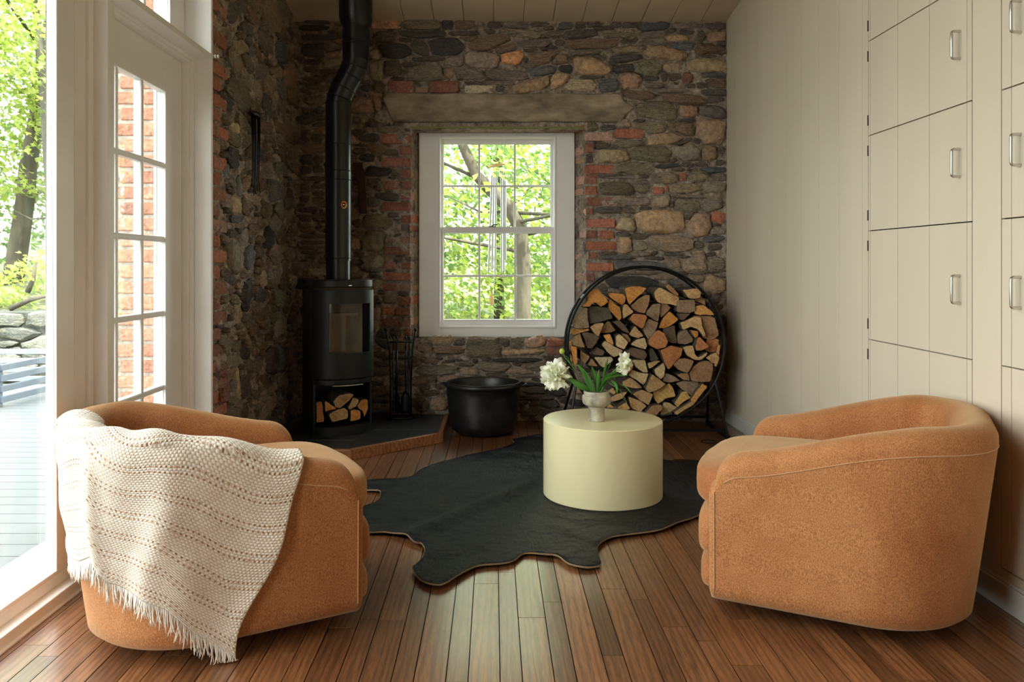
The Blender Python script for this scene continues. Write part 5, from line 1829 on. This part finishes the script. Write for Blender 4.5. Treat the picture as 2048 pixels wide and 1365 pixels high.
def petal(parent, c, d, L, W, cup, rgp, frill=.0):
    """one petal growing from c (local) along unit d"""
    d = Vector(d).normalized()
    ref = Vector((rgp.uniform(-1, 1), rgp.uniform(-1, 1), rgp.uniform(-1, 1)))
    s = d.cross(ref).normalized()
    u_ = s.cross(d)
    v, f = [], []
    N, K = 5, 4
    ph = rgp.uniform(0, 6)
    for i in range(N + 1):
        t = i / N
        w = W * (.25 + .75 * math.sin(min(1, t * 1.15) * math.pi / 2)) * (1 if t < .85 else .8)
        for k in range(K + 1):
            q = k / K * 2 - 1
            tt = t + (.07 * math.sin(q * 9 + ph) if i == N else 0) - (.10 * q * q if i >= N - 1 else 0)
            p = Vector(c) + d * (L * tt) + s * (w * q / 2) + u_ * (cup * L * (t ** 2) - W * .22 * (1 - q * q) * (1 if cup >= 0 else -1) + frill * math.sin(q * 7 + ph) * t)
            v.append(p)
    for i in range(N):
        for k in range(K):
            a = i * (K + 1) + k
            f.append((a, a + 1, a + K + 2, a + K + 1))
    return MB().add(v, f).build('petal', M['petal'], parent, smooth=True, fix=False)


rp = random.Random(9)
vmouth = VC + Vector((0, 0, .12))
# big open peony, leaning left
pc_ = pv(1112, 752, -.02)
pe = empty('peony', (VC.x, VC.y, VC.z + .06))
tag(pe, 'full white peony bloom leaning out left of the vase', 'flower', 'peonies in the vase')
po_ = Vector(pe.location)
MB().tube([(-.01, 0, -.02), (-.02, -.002, .06), pv(1165, 765) - po_, pv(1135, 755) - po_, pc_ + Vector((.015, .02, 0)) - po_], .0026, 8).build('stem', M['stem'], pe, smooth=True)
view = (Vector((0, 0, H)) - pc_).normalized()
axis = (view + Vector((-.45, 0, .15))).normalized()
ra = axis.cross(Vector((0, 0, 1))).normalized()
rb2 = axis.cross(ra).normalized()
for ringi, (n_, tilt, L, W, cup) in enumerate(((12, 86, .078, .046, .08), (12, 68, .069, .042, .13), (13, 48, .060, .034, .2), (13, 30, .050, .027, .25), (9, 12, .040, .020, .3))):
    for k in range(n_):
        a = 2 * math.pi * (k + rp.uniform(-.3, .3)) / n_ + ringi
        tl = R(tilt + rp.uniform(-9, 9))
        d = axis * math.cos(tl) + (ra * math.cos(a) + rb2 * math.sin(a)) * math.sin(tl)
        petal(pe, pc_ - po_ + axis * (.004 * ringi), d, L * rp.uniform(.85, 1.12), W * rp.uniform(.8, 1.15), cup * rp.uniform(.3, 1.2), rp, .004)
MB().sphere(pc_ - po_ + axis * .012, .011, 10, 6).build('heart', M['gold'], pe, smooth=True)
# side-on peony at the right
p2 = pv(1247, 728, .0)
pr = empty('peony', (VC.x + .01, VC.y, VC.z + .06))
tag(pr, 'smaller white peony seen from the side right of the vase', 'flower', 'peonies in the vase')
o2 = Vector(pr.location)
MB().tube([(0, 0, -.02), (.01, 0, .06), pv(1218, 752) - o2, pv(1228, 742) - o2, p2 + Vector((-.015, 0, -.012)) - o2], .0026, 8).build('stem', M['stem'], pr, smooth=True)
axis = Vector((.92, -.3, -.12)).normalized()
ra = axis.cross(Vector((0, 0, 1))).normalized()
rb2 = axis.cross(ra).normalized()
for ringi, (n_, tilt, L, W, cup) in enumerate(((6, 98, .048, .036, -.2), (8, 62, .054, .040, .3), (9, 38, .052, .036, .35), (8, 18, .045, .030, .35))):
    for k in range(n_):
        a = 2 * math.pi * (k + rp.uniform(-.3, .3)) / n_ + ringi
        tl = R(tilt + rp.uniform(-8, 8))
        d = axis * math.cos(tl) + (ra * math.cos(a) + rb2 * math.sin(a)) * math.sin(tl)
        petal(pr, p2 - o2 - axis * .008, d, L * rp.uniform(.85, 1.1), W * rp.uniform(.85, 1.1), cup, rp, .003)
for k in range(4):
    a = k * 1.57
    leaf(pr, p2 - axis * .012, p2 - axis * .004 + (ra * math.cos(a) + rb2 * math.sin(a)) * .022, .012, 0, name='sepal')
# bud
p3_ = pv(1124, 703, -.01)
bd = empty('peony_bud', (VC.x - .012, VC.y - .004, VC.z + .06))
tag(bd, 'closed green peony bud on a thin stem above the big bloom', 'bud', 'peonies in the vase')
o3 = Vector(bd.location)
MB().tube([(0, 0, -.02), (-.03, 0, .07), pv(1148, 738) - o3, pv(1130, 715) - o3, p3_ - o3], .002, 8).build('stem', M['stem'], bd, smooth=True)
MB().sphere(p3_ - o3, .0125, 12, 8, (1, 1, 1.1)).build('bud', simple('bud_green', (.36, .45, .07), .5), bd, smooth=True)
leaf(bd, pv(1138, 722), pv(1128, 710), .010, .1, name='sepal')
leaf(bd, pv(1140, 728), pv(1131, 719), .016, .1)
leaf(bd, pv(1146, 738), pv(1142, 722), .008, .1)
# leaves fanned out of the vase (belong to the two flowering stems)
LV = [(1186, 784, 1152, 728, .034, .05, .3, pe), (1180, 782, 1138, 758, .030, -.15, 1.2, pe), (1192, 784, 1183, 733, .022, .05, .1, pe), (1194, 784, 1198, 740, .016, .0, -.4, pe), (1184, 783, 1165, 742, .022, .02, .9, pe),
      (1196, 782, 1241, 742, .034, .12, -.6, pr), (1196, 783, 1258, 752, .022, .22, -.9, pr), (1200, 780, 1236, 752, .028, .15, -.3, pr), (1222, 762, 1234, 788, .032, .1, -1.1, pr), (1204, 782, 1232, 745, .02, .1, 0, pr),
      (1236, 768, 1264, 790, .014, .1, -.5, pr), (1198, 785, 1208, 772, .032, .1, .4, pr), (1188, 785, 1170, 760, .024, .08, .6, pe), (1214, 745, 1224, 722, .010, 0, .2, pr), (1210, 748, 1216, 716, .008, 0, .2, pr), (1205, 770, 1212, 722, .008, 0, 0, pr),
      (1192, 785, 1215, 755, .03, .12, -.8, pr), (1150, 745, 1136, 733, .008, 0, 0, pe)]
for i, (x0, y0, x1, y1, w, dr_, ro, par) in enumerate(LV):
    leaf(par, pv(x0, y0, rp.uniform(-.015, .015)), pv(x1, y1, rp.uniform(-.05, .04)), w, dr_, ro)
MB().tube([pv(1215, 765) - o2, pv(1240, 780) - o2, pv(1254, 806) - o2], .0016, 6).build('stem', M['stem'], pr, smooth=True)

# ------------------------------------------------------------------ barrel swivel chairs
CT = .115                                     # thickness of the upholstered shell


def smooth01(t):
    t = max(0.0, min(1.0, t))
    return t * t * (3 - 2 * t)


def ch_D(z): return 0.685 + .082 * (max(z, 0) / .62) ** .9
def ch_W(z): return .374 + .012 * (z / .6)


def ch_plan(s, W, D, r):
    """point on the U-shaped plan, s=0 front of the +y arm, s=1 front of the -y arm; returns x, y, outward normal"""
    a, b = .40, math.pi * .5 * .28
    c = .16
    T = 2 * a + 2 * b + c
    t = s * T
    L1 = D - r
    if t <= a:
        return -L1 * t / a, W, (0, 1)
    t -= a
    if t <= b:
        th = t / b * math.pi / 2
        return -L1 - r * math.sin(th), W - r + r * math.cos(th), (-math.sin(th), math.cos(th))
    t -= b
    if t <= c:
        return -D, (W - r) - (2 * (W - r)) * t / c, (-1, 0)
    t -= c
    if t <= b:
        th = t / b * math.pi / 2
        return -L1 - r * math.cos(th), -(W - r) - r * math.sin(th), (-math.cos(th), -math.sin(th))
    t -= b
    return -L1 * (1 - t / a), -W, (0, -1)


def ch_h(s):
    W, D = ch_W(.6), ch_D(.6)
    x = -ch_plan(s, W, D, .28)[0]
    h = .500 + .122 * smooth01(x / .62)
    if x < .085:
        h -= .085 * (1 - math.sqrt(max(0, 1 - (1 - x / .085) ** 2)))
    return h


def ch_surf(s, q, off=0.0):
    """q = distance over the rim: q=0 crest, q>0 down the outside, q<0 down the inside; off = distance off the cloth"""
    h = ch_h(s)
    rt = CT / 2
    zc = h - rt
    arc = rt * math.pi / 2
    if abs(q) <= arc:
        th = math.pi / 2 - q / rt                  # pi/2 at crest, 0 outside, pi inside
        o = rt - (rt + off) * math.cos(th)
        z = zc + (rt + off) * math.sin(th)
    elif q > 0:
        z = zc - (q - arc)
        o = -off
    else:
        z = zc - (-q - arc)
        o = CT + off
    W, D = ch_W(z), ch_D(z)
    x, y, n = ch_plan(s, W - o, D - o, .28 - o)
    return Vector((x, y, z))


def ch_world(p, base, rz):
    c, s = math.cos(rz), math.sin(rz)
    return Vector((base[0] + p.x * c - p.y * s, base[1] + p.x * s + p.y * c, base[2] + p.z))


LCH, LRZ = (-.585, 2.677, 0), math.radians(30)
RCH, RRZ = (.846, 2.775, 0), math.radians(152.5)


def superell(mb, c, a, b, h, e1=.35, e2=.35, n=64, m=24, bulge=0.0, crown=0.0):
    def sg(v, e): return math.copysign(abs(v) ** e, v)
    v, f = [], []
    for i in range(m + 1):
        ph = -math.pi / 2 + math.pi * i / m
        for k in range(n):
            th = 2 * math.pi * k / n
            x, y, z = sg(math.cos(ph), e1) * sg(math.cos(th), e2), sg(math.cos(ph), e1) * sg(math.sin(th), e2), sg(math.sin(ph), e1)
            X, Y, Z = x * a, y * b, z * h
            if X > 0: X += bulge * (1 - y * y) * x
            if Z > 0: Z += crown * (1 - x * x) * (1 - y * y)
            v.append((c[0] + X, c[1] + Y, c[2] + Z))
    for i in range(m):
        for k in range(n):
            k2 = (k + 1) % n
            f.append((i * n + k, i * n + k2, (i + 1) * n + k2, (i + 1) * n + k))
    return mb.add(v, f)


def build_chair(base, rz, label):
    root = empty('barrel_chair', base, rz)
    tag(root, label, 'chair', 'rust velvet barrel chairs')
    # shell
    NS = 110
    ss = []
    for i in range(NS + 1):
        t = i / NS
        ss.append(t)
    extra = [.0015, .004, .008, .014, .02, .028]
    ss = sorted(set(ss + extra + [1 - e for e in extra]))
    mb = MB()
    rings = []

    def section(s):
        h = ch_h(s)
        arc = CT / 2 * math.pi / 2
        zc = h - CT / 2
        pts = []
        for z in (.05,):
            pts.append(('z', z, .018))
        out = []
        W, D = ch_W(.05), ch_D(.05)
        x, y, _ = ch_plan(s, W - .016, D - .016, .264)
        out.append(Vector((x, y, .05)))
        nz = 12
        for k in range(nz):
            z = .066 + (zc - .066) * k / nz
            x, y, _ = ch_plan(s, ch_W(z), ch_D(z), .28)
            out.append(Vector((x, y, z)))
        for k in range(11):
            q = arc - 2 * arc * k / 10
            out.append(ch_surf(s, q))
        for k in range(1, 7):
            z = zc + (.30 - zc) * k / 6
            x, y, _ = ch_plan(s, ch_W(z) - CT, ch_D(z) - CT, .28 - CT)
            out.append(Vector((x, y, z)))
        W, D = ch_W(.06), ch_D(.06)
        x, y, _ = ch_plan(s, W - CT, D - CT, .28 - CT)
        out.append(Vector((x, y, .055)))
        return out
    sec = [section(s) for s in ss]

    def capring(sc, dx, k_):
        c = []
        n = len(sc)
        for i, p in enumerate(sc):
            q = sc[n - 1 - i] if i < n else p
            m_ = (p + q) / 2
            d = (m_ - p)
            d = d.normalized() * min(k_, d.length * .9) if d.length > 1e-5 else d
            r = p + d + Vector((dx, 0, 0))
            if i > 6 and i < n - 6: r.z -= k_ * .8
            c.append(r)
        return c
    full = [capring(sec[0], .016, .020), capring(sec[0], .012, .008), ] + sec + [capring(sec[-1], .012, .008), capring(sec[-1], .016, .020)]
    n = len(full[0])
    V = [tuple(p) for r in full for p in r]
    Fc = []
    for i in range(len(full) - 1):
        for k in range(n):
            k2 = (k + 1) % n
            Fc.append((i * n + k, i * n + k2, (i + 1) * n + k2, (i + 1) * n + k))

    def strip(off, flip):        # close the narrow front face by pairing the two sides
        for k in range((n - 1) // 2):
            a, b, c, d = off + k, off + k + 1, off + n - 2 - k, off + n - 1 - k
            if b == c: q = (a, b, d)
            else: q = (a, b, c, d)
            Fc.append(q if flip else q[::-1])
    strip(0, False)
    strip((len(full) - 1) * n, True)
    MB().add(V, Fc).build('shell', M['velvet'], root, smooth=62)
    # seams: piping under the rim and down the arm fronts
    qs = CT / 2 * math.pi / 2 + .012
    line = [ch_surf(s / 140, qs, .0006) for s in range(2, 139)]
    MB().tube(line, .0016, 6).build('piping', M['piping'], root, smooth=True)
    for s_, sg_ in ((.004, 1), (.996, -1)):
        line = [ch_surf(s_, qs + t * .38 / 20, .001) + Vector((.006, 0, 0)) for t in range(0, 20)]
        line = [p for p in line if p.z > .07]
        MB().tube(line, .0018, 6).build('piping', M['piping'], root, smooth=True)
    # inner deck, seat cushion, rolled front
    wi = ch_W(.3) - CT
    MB().box(-.60, -wi, .055, -.02, wi, .30).build('seat_deck', M['velvet'], root)
    superell(MB(), (-.245, 0, .368), .315, wi + .045, .075, .42, .30, bulge=.045, crown=.018).build('seat_cushion', M['velvet'], root, smooth=True)
    superell(MB(), (-.03, 0, .235), .095, wi + .085, .082, .5, .3, bulge=.02).build('front_roll', M['velvet'], root, smooth=True)
    superell(MB(), (-.035, 0, .112), .092, wi + .085, .060, .5, .3, bulge=.02).build('front_roll', M['velvet'], root, smooth=True)
    line = []
    for t in range(0, 41):
        y = (wi + .0) * (t / 20 - 1)
        q = (y / (wi + .012))
        line.append(Vector((.068 + .045 * (1 - q * q) * .93 - .06 * abs(q) ** 6, y, .405 - .01 * abs(q) ** 8)))
    MB().tube(line, .0025, 6).build('piping', M['piping'], root, smooth=True)
    MB().lathe([(.13, 0), (.135, .004), (.135, .016), (.12, .022), (.11, .052), (.001, .052)], (-.36, 0, 0), 48).build('swivel_base', M['iron'], root, smooth=40)
    MB().box(-.55, -.25, .046, -.10, .25, .056).build('underside', M['gap'], root)
    return root


build_chair(RCH, RRZ, 'rust velvet barrel swivel chair beside the panelled wall and cupboards')
build_chair(LCH, LRZ, 'rust velvet barrel swivel chair by the glass door, carrying the knitted throw')

# ------------------------------------------------------------------ knitted throw over the left chair
KS = [(.48, .37), (.55, .385), (.60, .372), (.640, .34), (.658, .405), (.70, .44), (.734, .475), (.762, .545), (.812, .612), (.93, .62)]


def qbot(s):
    if s <= KS[0][0]: return KS[0][1]
    for (a, qa), (b, qb) in zip(KS, KS[1:]):
        if s <= b: return qa + (qb - qa) * (s - a) / (b - a)
    return KS[-1][1]


def throw_pt(u, v, extra=0.0):
    """u: 0 right edge .. 1 left edge (round the back); v: 0 inside of the rim .. 1 lower hem"""
    sr = .928 - .112 * max(0, v - .16) / .84 - .012 * math.sin(v * 9) * v
    s = sr + (.47 - sr) * u
    qt = -.075 + .03 * math.sin(u * 17)
    q = qt + (qbot(s) - qt) * v
    fold = .5 + .5 * math.sin(u * 23 + 1.2 + v * 1.3)
    fold2 = math.exp(-((u - .36 + .05 * v) / .05) ** 2)
    fold3 = math.exp(-((s - .648) / .012) ** 2)
    hang = max(0, q - .05)
    off = .009 + (.010 * fold + .016 * fold2) * min(1, hang / .2) + .016 * fold3 * min(1, hang / .1) + .006 * mnoise.noise(Vector((u * 7, v * 5, 1)))
    if q < .05:
        off += .010 * (.5 + .5 * math.sin(u * 31 + 2)) * (1 if q > -.06 else .3)
    off += max(0, off) * 0 + extra
    p = ch_surf(s, q, max(off, .004))
    return p


NU, NV = 150, 110
V, UV = [], []
for j in range(NV + 1):
    for i in range(NU + 1):
        u, v = i / NU, j / NV
        V.append(throw_pt(u, v))
        UV.append((u * .90 * (1 - .12 * v), v * .64))
Fc = [(j * (NU + 1) + i, j * (NU + 1) + i + 1, (j + 1) * (NU + 1) + i + 1, (j + 1) * (NU + 1) + i) for j in range(NV) for i in range(NU)]
th = empty('knitted_throw', LCH, LRZ)
tag(th, 'cream knitted throw with pierced stripes and fringe draped over the chair back', 'throw')
mb = MB().add(V, Fc)
cl = mb.build('cloth', M['knit'], th, smooth=True, fix=False)
uvl = cl.data.uv_layers.new(name='UVMap')
li_ = np.zeros(len(cl.data.loops), dtype=np.int32)
cl.data.loops.foreach_get('vertex_index', li_)
uvl.data.foreach_set('uv', np.array(UV, dtype=np.float32)[li_].ravel())
sm = cl.modifiers.new('s', 'SOLIDIFY')
sm.thickness = .006
sm.offset = 0
rf = random.Random(21)
fr_ = MB()
for i in range(330):
    u = (i + rf.uniform(-.4, .4)) / 330
    u = min(max(u, .003), .997)
    p = throw_pt(u, 1.0)
    q = throw_pt(u, .97)
    cen = Vector((-.36, 0, p.z))
    outd = (p - cen).normalized()
    L = rf.uniform(.035, .062)
    side = Vector((-outd.y, outd.x, 0))
    cl_ = .006 * math.sin(i * .9) + rf.uniform(-.006, .006)
    pts = [p - outd * .001, p + Vector((0, 0, -L * .4)) + side * cl_ * .5 + outd * .002, p + Vector((0, 0, -L * .75)) + side * cl_ + outd * rf.uniform(-.002, .004), p + Vector((0, 0, -L)) + side * cl_ * 1.5 + outd * rf.uniform(-.002, .003)]
    pts = [Vector((a.x, a.y, max(a.z, .006))) for a in pts]
    fr_.tube(pts, [.0016, .0015, .0013, .0006], 4)
tag(fr_.build('fringe', M['fringe'], th, smooth=True, fix=False), kind='stuff')

# ------------------------------------------------------------------ outside
DZ = -.12
mb = MB().box(-40, -20, -1.2, 40, 45, -.55)
g = mb.build('ground', M['ground'])
tag(g, kind='structure')
dk = MB().box(-6.2, -3.4, DZ - .12, -1.66, 8.0, DZ - .03).build('deck', M['gap'])
tag(dk, kind='structure')
y = -3.3
while y < 7.95:
    MB().box(-2.27, 0, -.03, 2.27, .134, 0).build('deck_board', M['deck'], dk, loc=(-3.93, y, DZ), color=(.5, .5, .5))
    y += .14
rl = empty('deck_railing', (-4.13, 6.7, DZ))
tag(rl, 'low pale blue-grey slatted railing at the edge of the deck', 'railing')
dirn = Vector((.13, 2.6, 0))
for zb in (.035, .125, .215, .305):
    MB().tube([(0, 0, zb), (dirn.x, dirn.y, zb)], .001, 4)
    v = []
    for t in (0, 1):
        for (dx, dz) in ((-.015, 0), (.015, 0), (.015, .052), (-.015, .052)):
            v.append((dirn.x * t + dx, dirn.y * t, zb + dz))
    MB().add(v, [(0, 1, 2, 3), (7, 6, 5, 4), (0, 4, 5, 1), (1, 5, 6, 2), (2, 6, 7, 3), (3, 7, 4, 0)]).build('slat', M['rail'], rl, bevel=.004)
    MB().box(-2.0, -.015, zb, -.04, .015, zb + .052).build('slat', M['rail'], rl, loc=(0, 1.27, 0), bevel=.004)
for (x_, y_) in ((0, 0), (.065, 1.3), (-2.0, 1.27)):
    MB().box(-.045, -.045, 0, .045, .045, .375).build('post', M['rail'], rl, loc=(x_ - .05, y_, 0), bevel=.005)

# dry stone retaining wall
rw = MB().box(-12, 9.62, -.6, -3.2, 10.2, .50).build('stone_retaining_wall', simple('dark_core_stone', (.06, .065, .055), .95, var=.4))  # dark grey-green core behind the laid stones
tag(rw, 'mossy dry stone retaining wall behind the deck', 'stone wall')
rs = []
rgw = random.Random(8)
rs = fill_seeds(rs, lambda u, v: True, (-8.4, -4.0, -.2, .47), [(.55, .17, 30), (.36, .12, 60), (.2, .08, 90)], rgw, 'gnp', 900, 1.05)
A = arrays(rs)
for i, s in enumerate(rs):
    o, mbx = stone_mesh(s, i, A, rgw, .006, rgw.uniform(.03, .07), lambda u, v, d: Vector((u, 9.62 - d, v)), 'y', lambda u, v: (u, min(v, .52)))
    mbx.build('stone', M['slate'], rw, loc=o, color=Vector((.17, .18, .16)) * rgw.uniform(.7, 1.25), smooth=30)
# bank behind the wall and behind the house
v, f = [], []
NX, NY = 60, 30
for j in range(NY + 1):
    for i in range(NX + 1):
        x_, y_ = -16 + 26 * i / NX, 9.9 + 22 * j / NY
        z_ = (.42 if x_ < -3 else -.45) + .10 * (y_ - 9.9) + .18 * mnoise.noise(Vector((x_ * .5, y_ * .5, 0)))
        if -3 <= x_ < -1.5: z_ = .42 + (-.87) * (x_ + 3) / 1.5 + .10 * (y_ - 9.9)
        v.append((x_, y_, z_))
for j in range(NY):
    for i in range(NX):
        a = j * (NX + 1) + i
        f.append((a, a + 1, a + NX + 2, a + NX + 1))
bk = MB().add(v, f).build('bank', M['ground'], smooth=True)
tag(bk, kind='structure')

LEAF = [(0, -.5), (.28, -.32), (.5, -.05), (.2, .08), (.0, .55), (-.2, .08), (-.5, -.05), (-.28, -.32)]


def leaves(mb, c, rad, n, size, rg_, shell=.35):
    for _ in range(n):
        while True:
            d = Vector((rg_.uniform(-1, 1), rg_.uniform(-1, 1), rg_.uniform(-1, 1)))
            if shell < d.length < 1: break
        # clumps: layered horizontal sprays
        p = Vector(c) + Vector((d.x * rad[0], d.y * rad[1], d.z * rad[2]))
        q = mnoise.noise(p * 1.6) + .35 * mnoise.noise(Vector((p.x * 1.2, p.y * 1.2, p.z * 5)))
        if q < -.02 and rg_.random() < .85: continue
        a, tx_, ty_ = rg_.uniform(0, 6.3), rg_.gauss(0, .55), rg_.gauss(.5, .5)
        s = size * rg_.uniform(.6, 1.3)
        ca_, sa_ = math.cos(a), math.sin(a)
        Mx = Matrix.Rotation(tx_, 3, 'X') @ Matrix.Rotation(ty_, 3, 'Y') @ Matrix.Rotation(a, 3, 'Z')
        vs_ = [p + Mx @ Vector((x * s, y * s, abs(x) * .25 * s)) for x, y in LEAF]
        mb.add(vs_, [(0, 1, 2, 3, 4), (0, 4, 5, 6, 7)])


def tree(loc, h, r, crown, n, size, label, mat='leaf_a', lean=(0, 0), group='trees outside the windows', seed=0, path=None, branches=6):
    rg_ = random.Random(seed)
    root = empty('tree', loc)
    tag(root, label, 'tree', group)
    if path is None:
        path = [(0, 0, 0), (lean[0] * .3, lean[1] * .3, h * .35), (lean[0] * .6, lean[1] * .6, h * .65), (lean[0], lean[1], h)]
    m = len(path)
    path = [Vector(p) for p in path]
    dense = []
    for i in range(m - 1):
        for k in range(4):
            p = path[i].lerp(path[i + 1], k / 4)
            dense.append(p + Vector((mnoise.noise(p * 3) * r * .3, 0, 0)))
    dense.append(path[-1])
    MB().tube(dense, [r * (1 - .6 * i / len(dense)) for i in range(len(dense))], 14).build('trunk', M['tree_bark'], root, smooth=True)
    for b_ in range(branches):
        t = rg_.uniform(.3, .95)
        p = dense[int(t * (len(dense) - 1))]
        a = rg_.uniform(0, 6.3)
        L = rg_.uniform(.8, 2.0)
        q = p + Vector((math.cos(a) * L, math.sin(a) * L, L * rg_.uniform(.1, .8)))
        md = (p + q) / 2 + Vector((0, 0, -.1 * L))
        MB().tube([p, md, q], [r * .22, r * .14, r * .05], 6).build('branch', M['tree_bark'], root, smooth=True)
    mb = MB()
    for (c, rad, share) in crown:
        leaves(mb, c, rad, int(n * share), size, rg_)
    tag(mb.build('foliage', M[mat], root, fix=False), kind='stuff')
    return root


# big leaning tree seen through the back window
Yt = 9.0
tp = [P(1046, 760, Yt), P(1046, 640, Yt), P(1047, 520, Yt), P(1040, 455, Yt), P(1018, 415, Yt), P(985, 385, Yt), P(955, 350, Yt), P(928, 295, Yt), P(905, 240, Yt), P(870, 120, Yt), P(850, -60, Yt)]
base = Vector((tp[0].x, Yt, -.56))
tp = [Vector((0, 0, 0))] + [p - base for p in tp]
tree(tuple(base), 0, .10, [((0, 1.2, 1.6), (2.6, 1.0, 1.0), .35), ((.2, .6, 3.6), (3.0, 1.6, 1.6), .65)], 7000, .10, 'tree with a thick bent trunk right behind the back window', seed=1, path=tp, branches=7)
tree((-1.9, 11.5, -.35), 5, .07, [((0, 0, 2.6), (2.0, 1.4, 2.2), 1)], 9000, .10, 'slender leafy tree at the left of the back window view', mat='leaf_b', seed=2)
tree((1.6, 12.0, -.4), 5.5, .09, [((0, 0, 2.8), (2.2, 1.5, 2.4), 1)], 10000, .10, 'leafy maple at the right of the back window view', mat='leaf_b', seed=3)
tree((.1, 14.5, -.1), 6, .10, [((0, 0, 1.6), (3.2, 1.6, 1.7), .6), ((0, 0, 4.5), (3.2, 1.5, 2.0), .4)], 15000, .13, 'farthest leafy tree in the middle of the back window view', seed=4)
bs = MB()
rgb_ = random.Random(31)
for k in range(9):
    leaves(bs, (-2.4 + k * .62, 10.3 + rgb_.uniform(-.4, .4), .0 + rgb_.uniform(-.1, .25)), (.6, .5, .75), 700, .085, rgb_)
sh = bs.build('undergrowth', M['leaf_b'], fix=False)
tag(sh, 'low green undergrowth filling the bottom of the back window view', 'shrubs', kind='stuff')
# trees beyond the deck
tree((-7.6, 12.6, .5), 6, .16, [((0, 0, 3.4), (2.2, 1.5, 2.2), 1)], 9000, .11, 'tall sunlit tree beyond the deck at the left edge', seed=5, lean=(.9, 0))
tree((-8.9, 14.0, .6), 7, .14, [((0, 0, 3.0), (2.6, 1.8, 2.8), 1)], 9000, .12, 'big green tree farther back beyond the retaining wall', mat='leaf_b', seed=6)
tree((-6.3, 11.6, .45), 5, .09, [((0, 0, 3.9), (1.8, 1.3, 1.5), 1)], 6500, .10, 'slim pale-leaved tree nearest the retaining wall', seed=7, lean=(-.4, 0))
tree((-5.0, 15.5, .7), 7, .13, [((0, 0, 3.4), (3.0, 1.8, 3.2), 1)], 8000, .13, 'leafy tree right of the others beyond the deck', mat='leaf_b', seed=8)
bs = MB()
for k in range(10):
    leaves(bs, (-9.6 + k * .6, 10.9 + rgb_.uniform(-.5, .9), .75 + rgb_.uniform(-.1, .2)), (.6, .5, .42), 420, .085, rgb_)
sh = bs.build('undergrowth', M['leaf_a'], fix=False)
tag(sh, 'bright low leaves growing on top of the retaining wall', 'shrubs', kind='stuff')
# twisted roots and fallen branches on the bank
for i, (a, b, c_) in enumerate([((20, 618), (60, 600), (110, 588)), ((-10, 634), (45, 628), (120, 622)), ((55, 585), (66, 560), (72, 525))]):
    pts = [P(*p, 10.0 + i * .1) for p in (a, b, c_)]
    o_ = pts[0].copy()
    br = MB().tube([p - o_ for p in pts], [.035, .03, .015], 8).build('fallen_branch', M['tree_bark'], smooth=True, loc=o_)
    tag(br, ['upper pale fallen branch lying on top of the retaining wall', 'lowest pale fallen branch along the retaining wall top', 'thin bare branch standing up from the retaining wall'][i], 'branch', 'fallen branches')

# wind chime ---------------------------------------------------------
Yc_ = 6.35
hg_ = P(990, 356, Yc_)
wc = empty('wind_chime', tuple(hg_))
tag(wc, 'aluminium tube wind chime hanging outside the back window', 'wind chime')
wo = hg_
MB().tube([P(1000, 325, Yc_) - wo, P(1000, 150, Yc_) - wo + Vector((0, 0, .3))], .0015, 5).build('cord', M['alu'], wc)
arm0 = P(1000, 150, Yc_) - wo + Vector((0, 0, .3))
MB().tube([arm0 + Vector((0, 0, -.01)), arm0 + Vector((0, 0, .02)), arm0 + Vector((0, 5.99 - Yc_, .02))], .006, 8).build('wall_bracket', M['wrought'], wc)
d_ = MB().lathe([(.001, .0), (.068, .001), (.068, .012), (.001, .013)], n=28).build('top_disc', M['plywood'], wc, smooth=40, loc=P(994, 332, Yc_) - wo)
d_.rotation_euler = (0, R(-12), 0)
for i, (x0_, x1_, yb_) in enumerate([(984, 977, 545), (988, 984, 540), (992, 990, 548), (1003, 1003, 545), (1007, 1008, 542), (1010, 1011, 520)]):
    y0_ = 352 + i * 2
    dy_ = (-.03, .03, 0, -.03, .03, 0)[i]
    p0_, p1_ = P(x0_, y0_, Yc_) - wo + Vector((0, dy_, 0)), P(x1_, yb_, Yc_) - wo + Vector((0, dy_, 0))
    MB().tube([p0_, p1_], .0085, 12).build('tube', M['alu'], wc, smooth=50)
    MB().tube([p0_, P(994 + (i - 2.5) * 4, 334, Yc_) - wo], .001, 4).build('string', M['alu'], wc)
MB().tube([P(996, 334, Yc_) - wo, P(988, 570, Yc_) - wo], .001, 4).build('string', M['alu'], wc)
sl = MB().lathe([(.001, -.055), (.012, -.045), (.018, -.02), (.014, .02), (.006, .045), (.001, .05)], n=16).build('sail', M['plywood'], wc, smooth=True, loc=P(983, 598, Yc_) - wo)
sl.scale = (1, .25, 1)
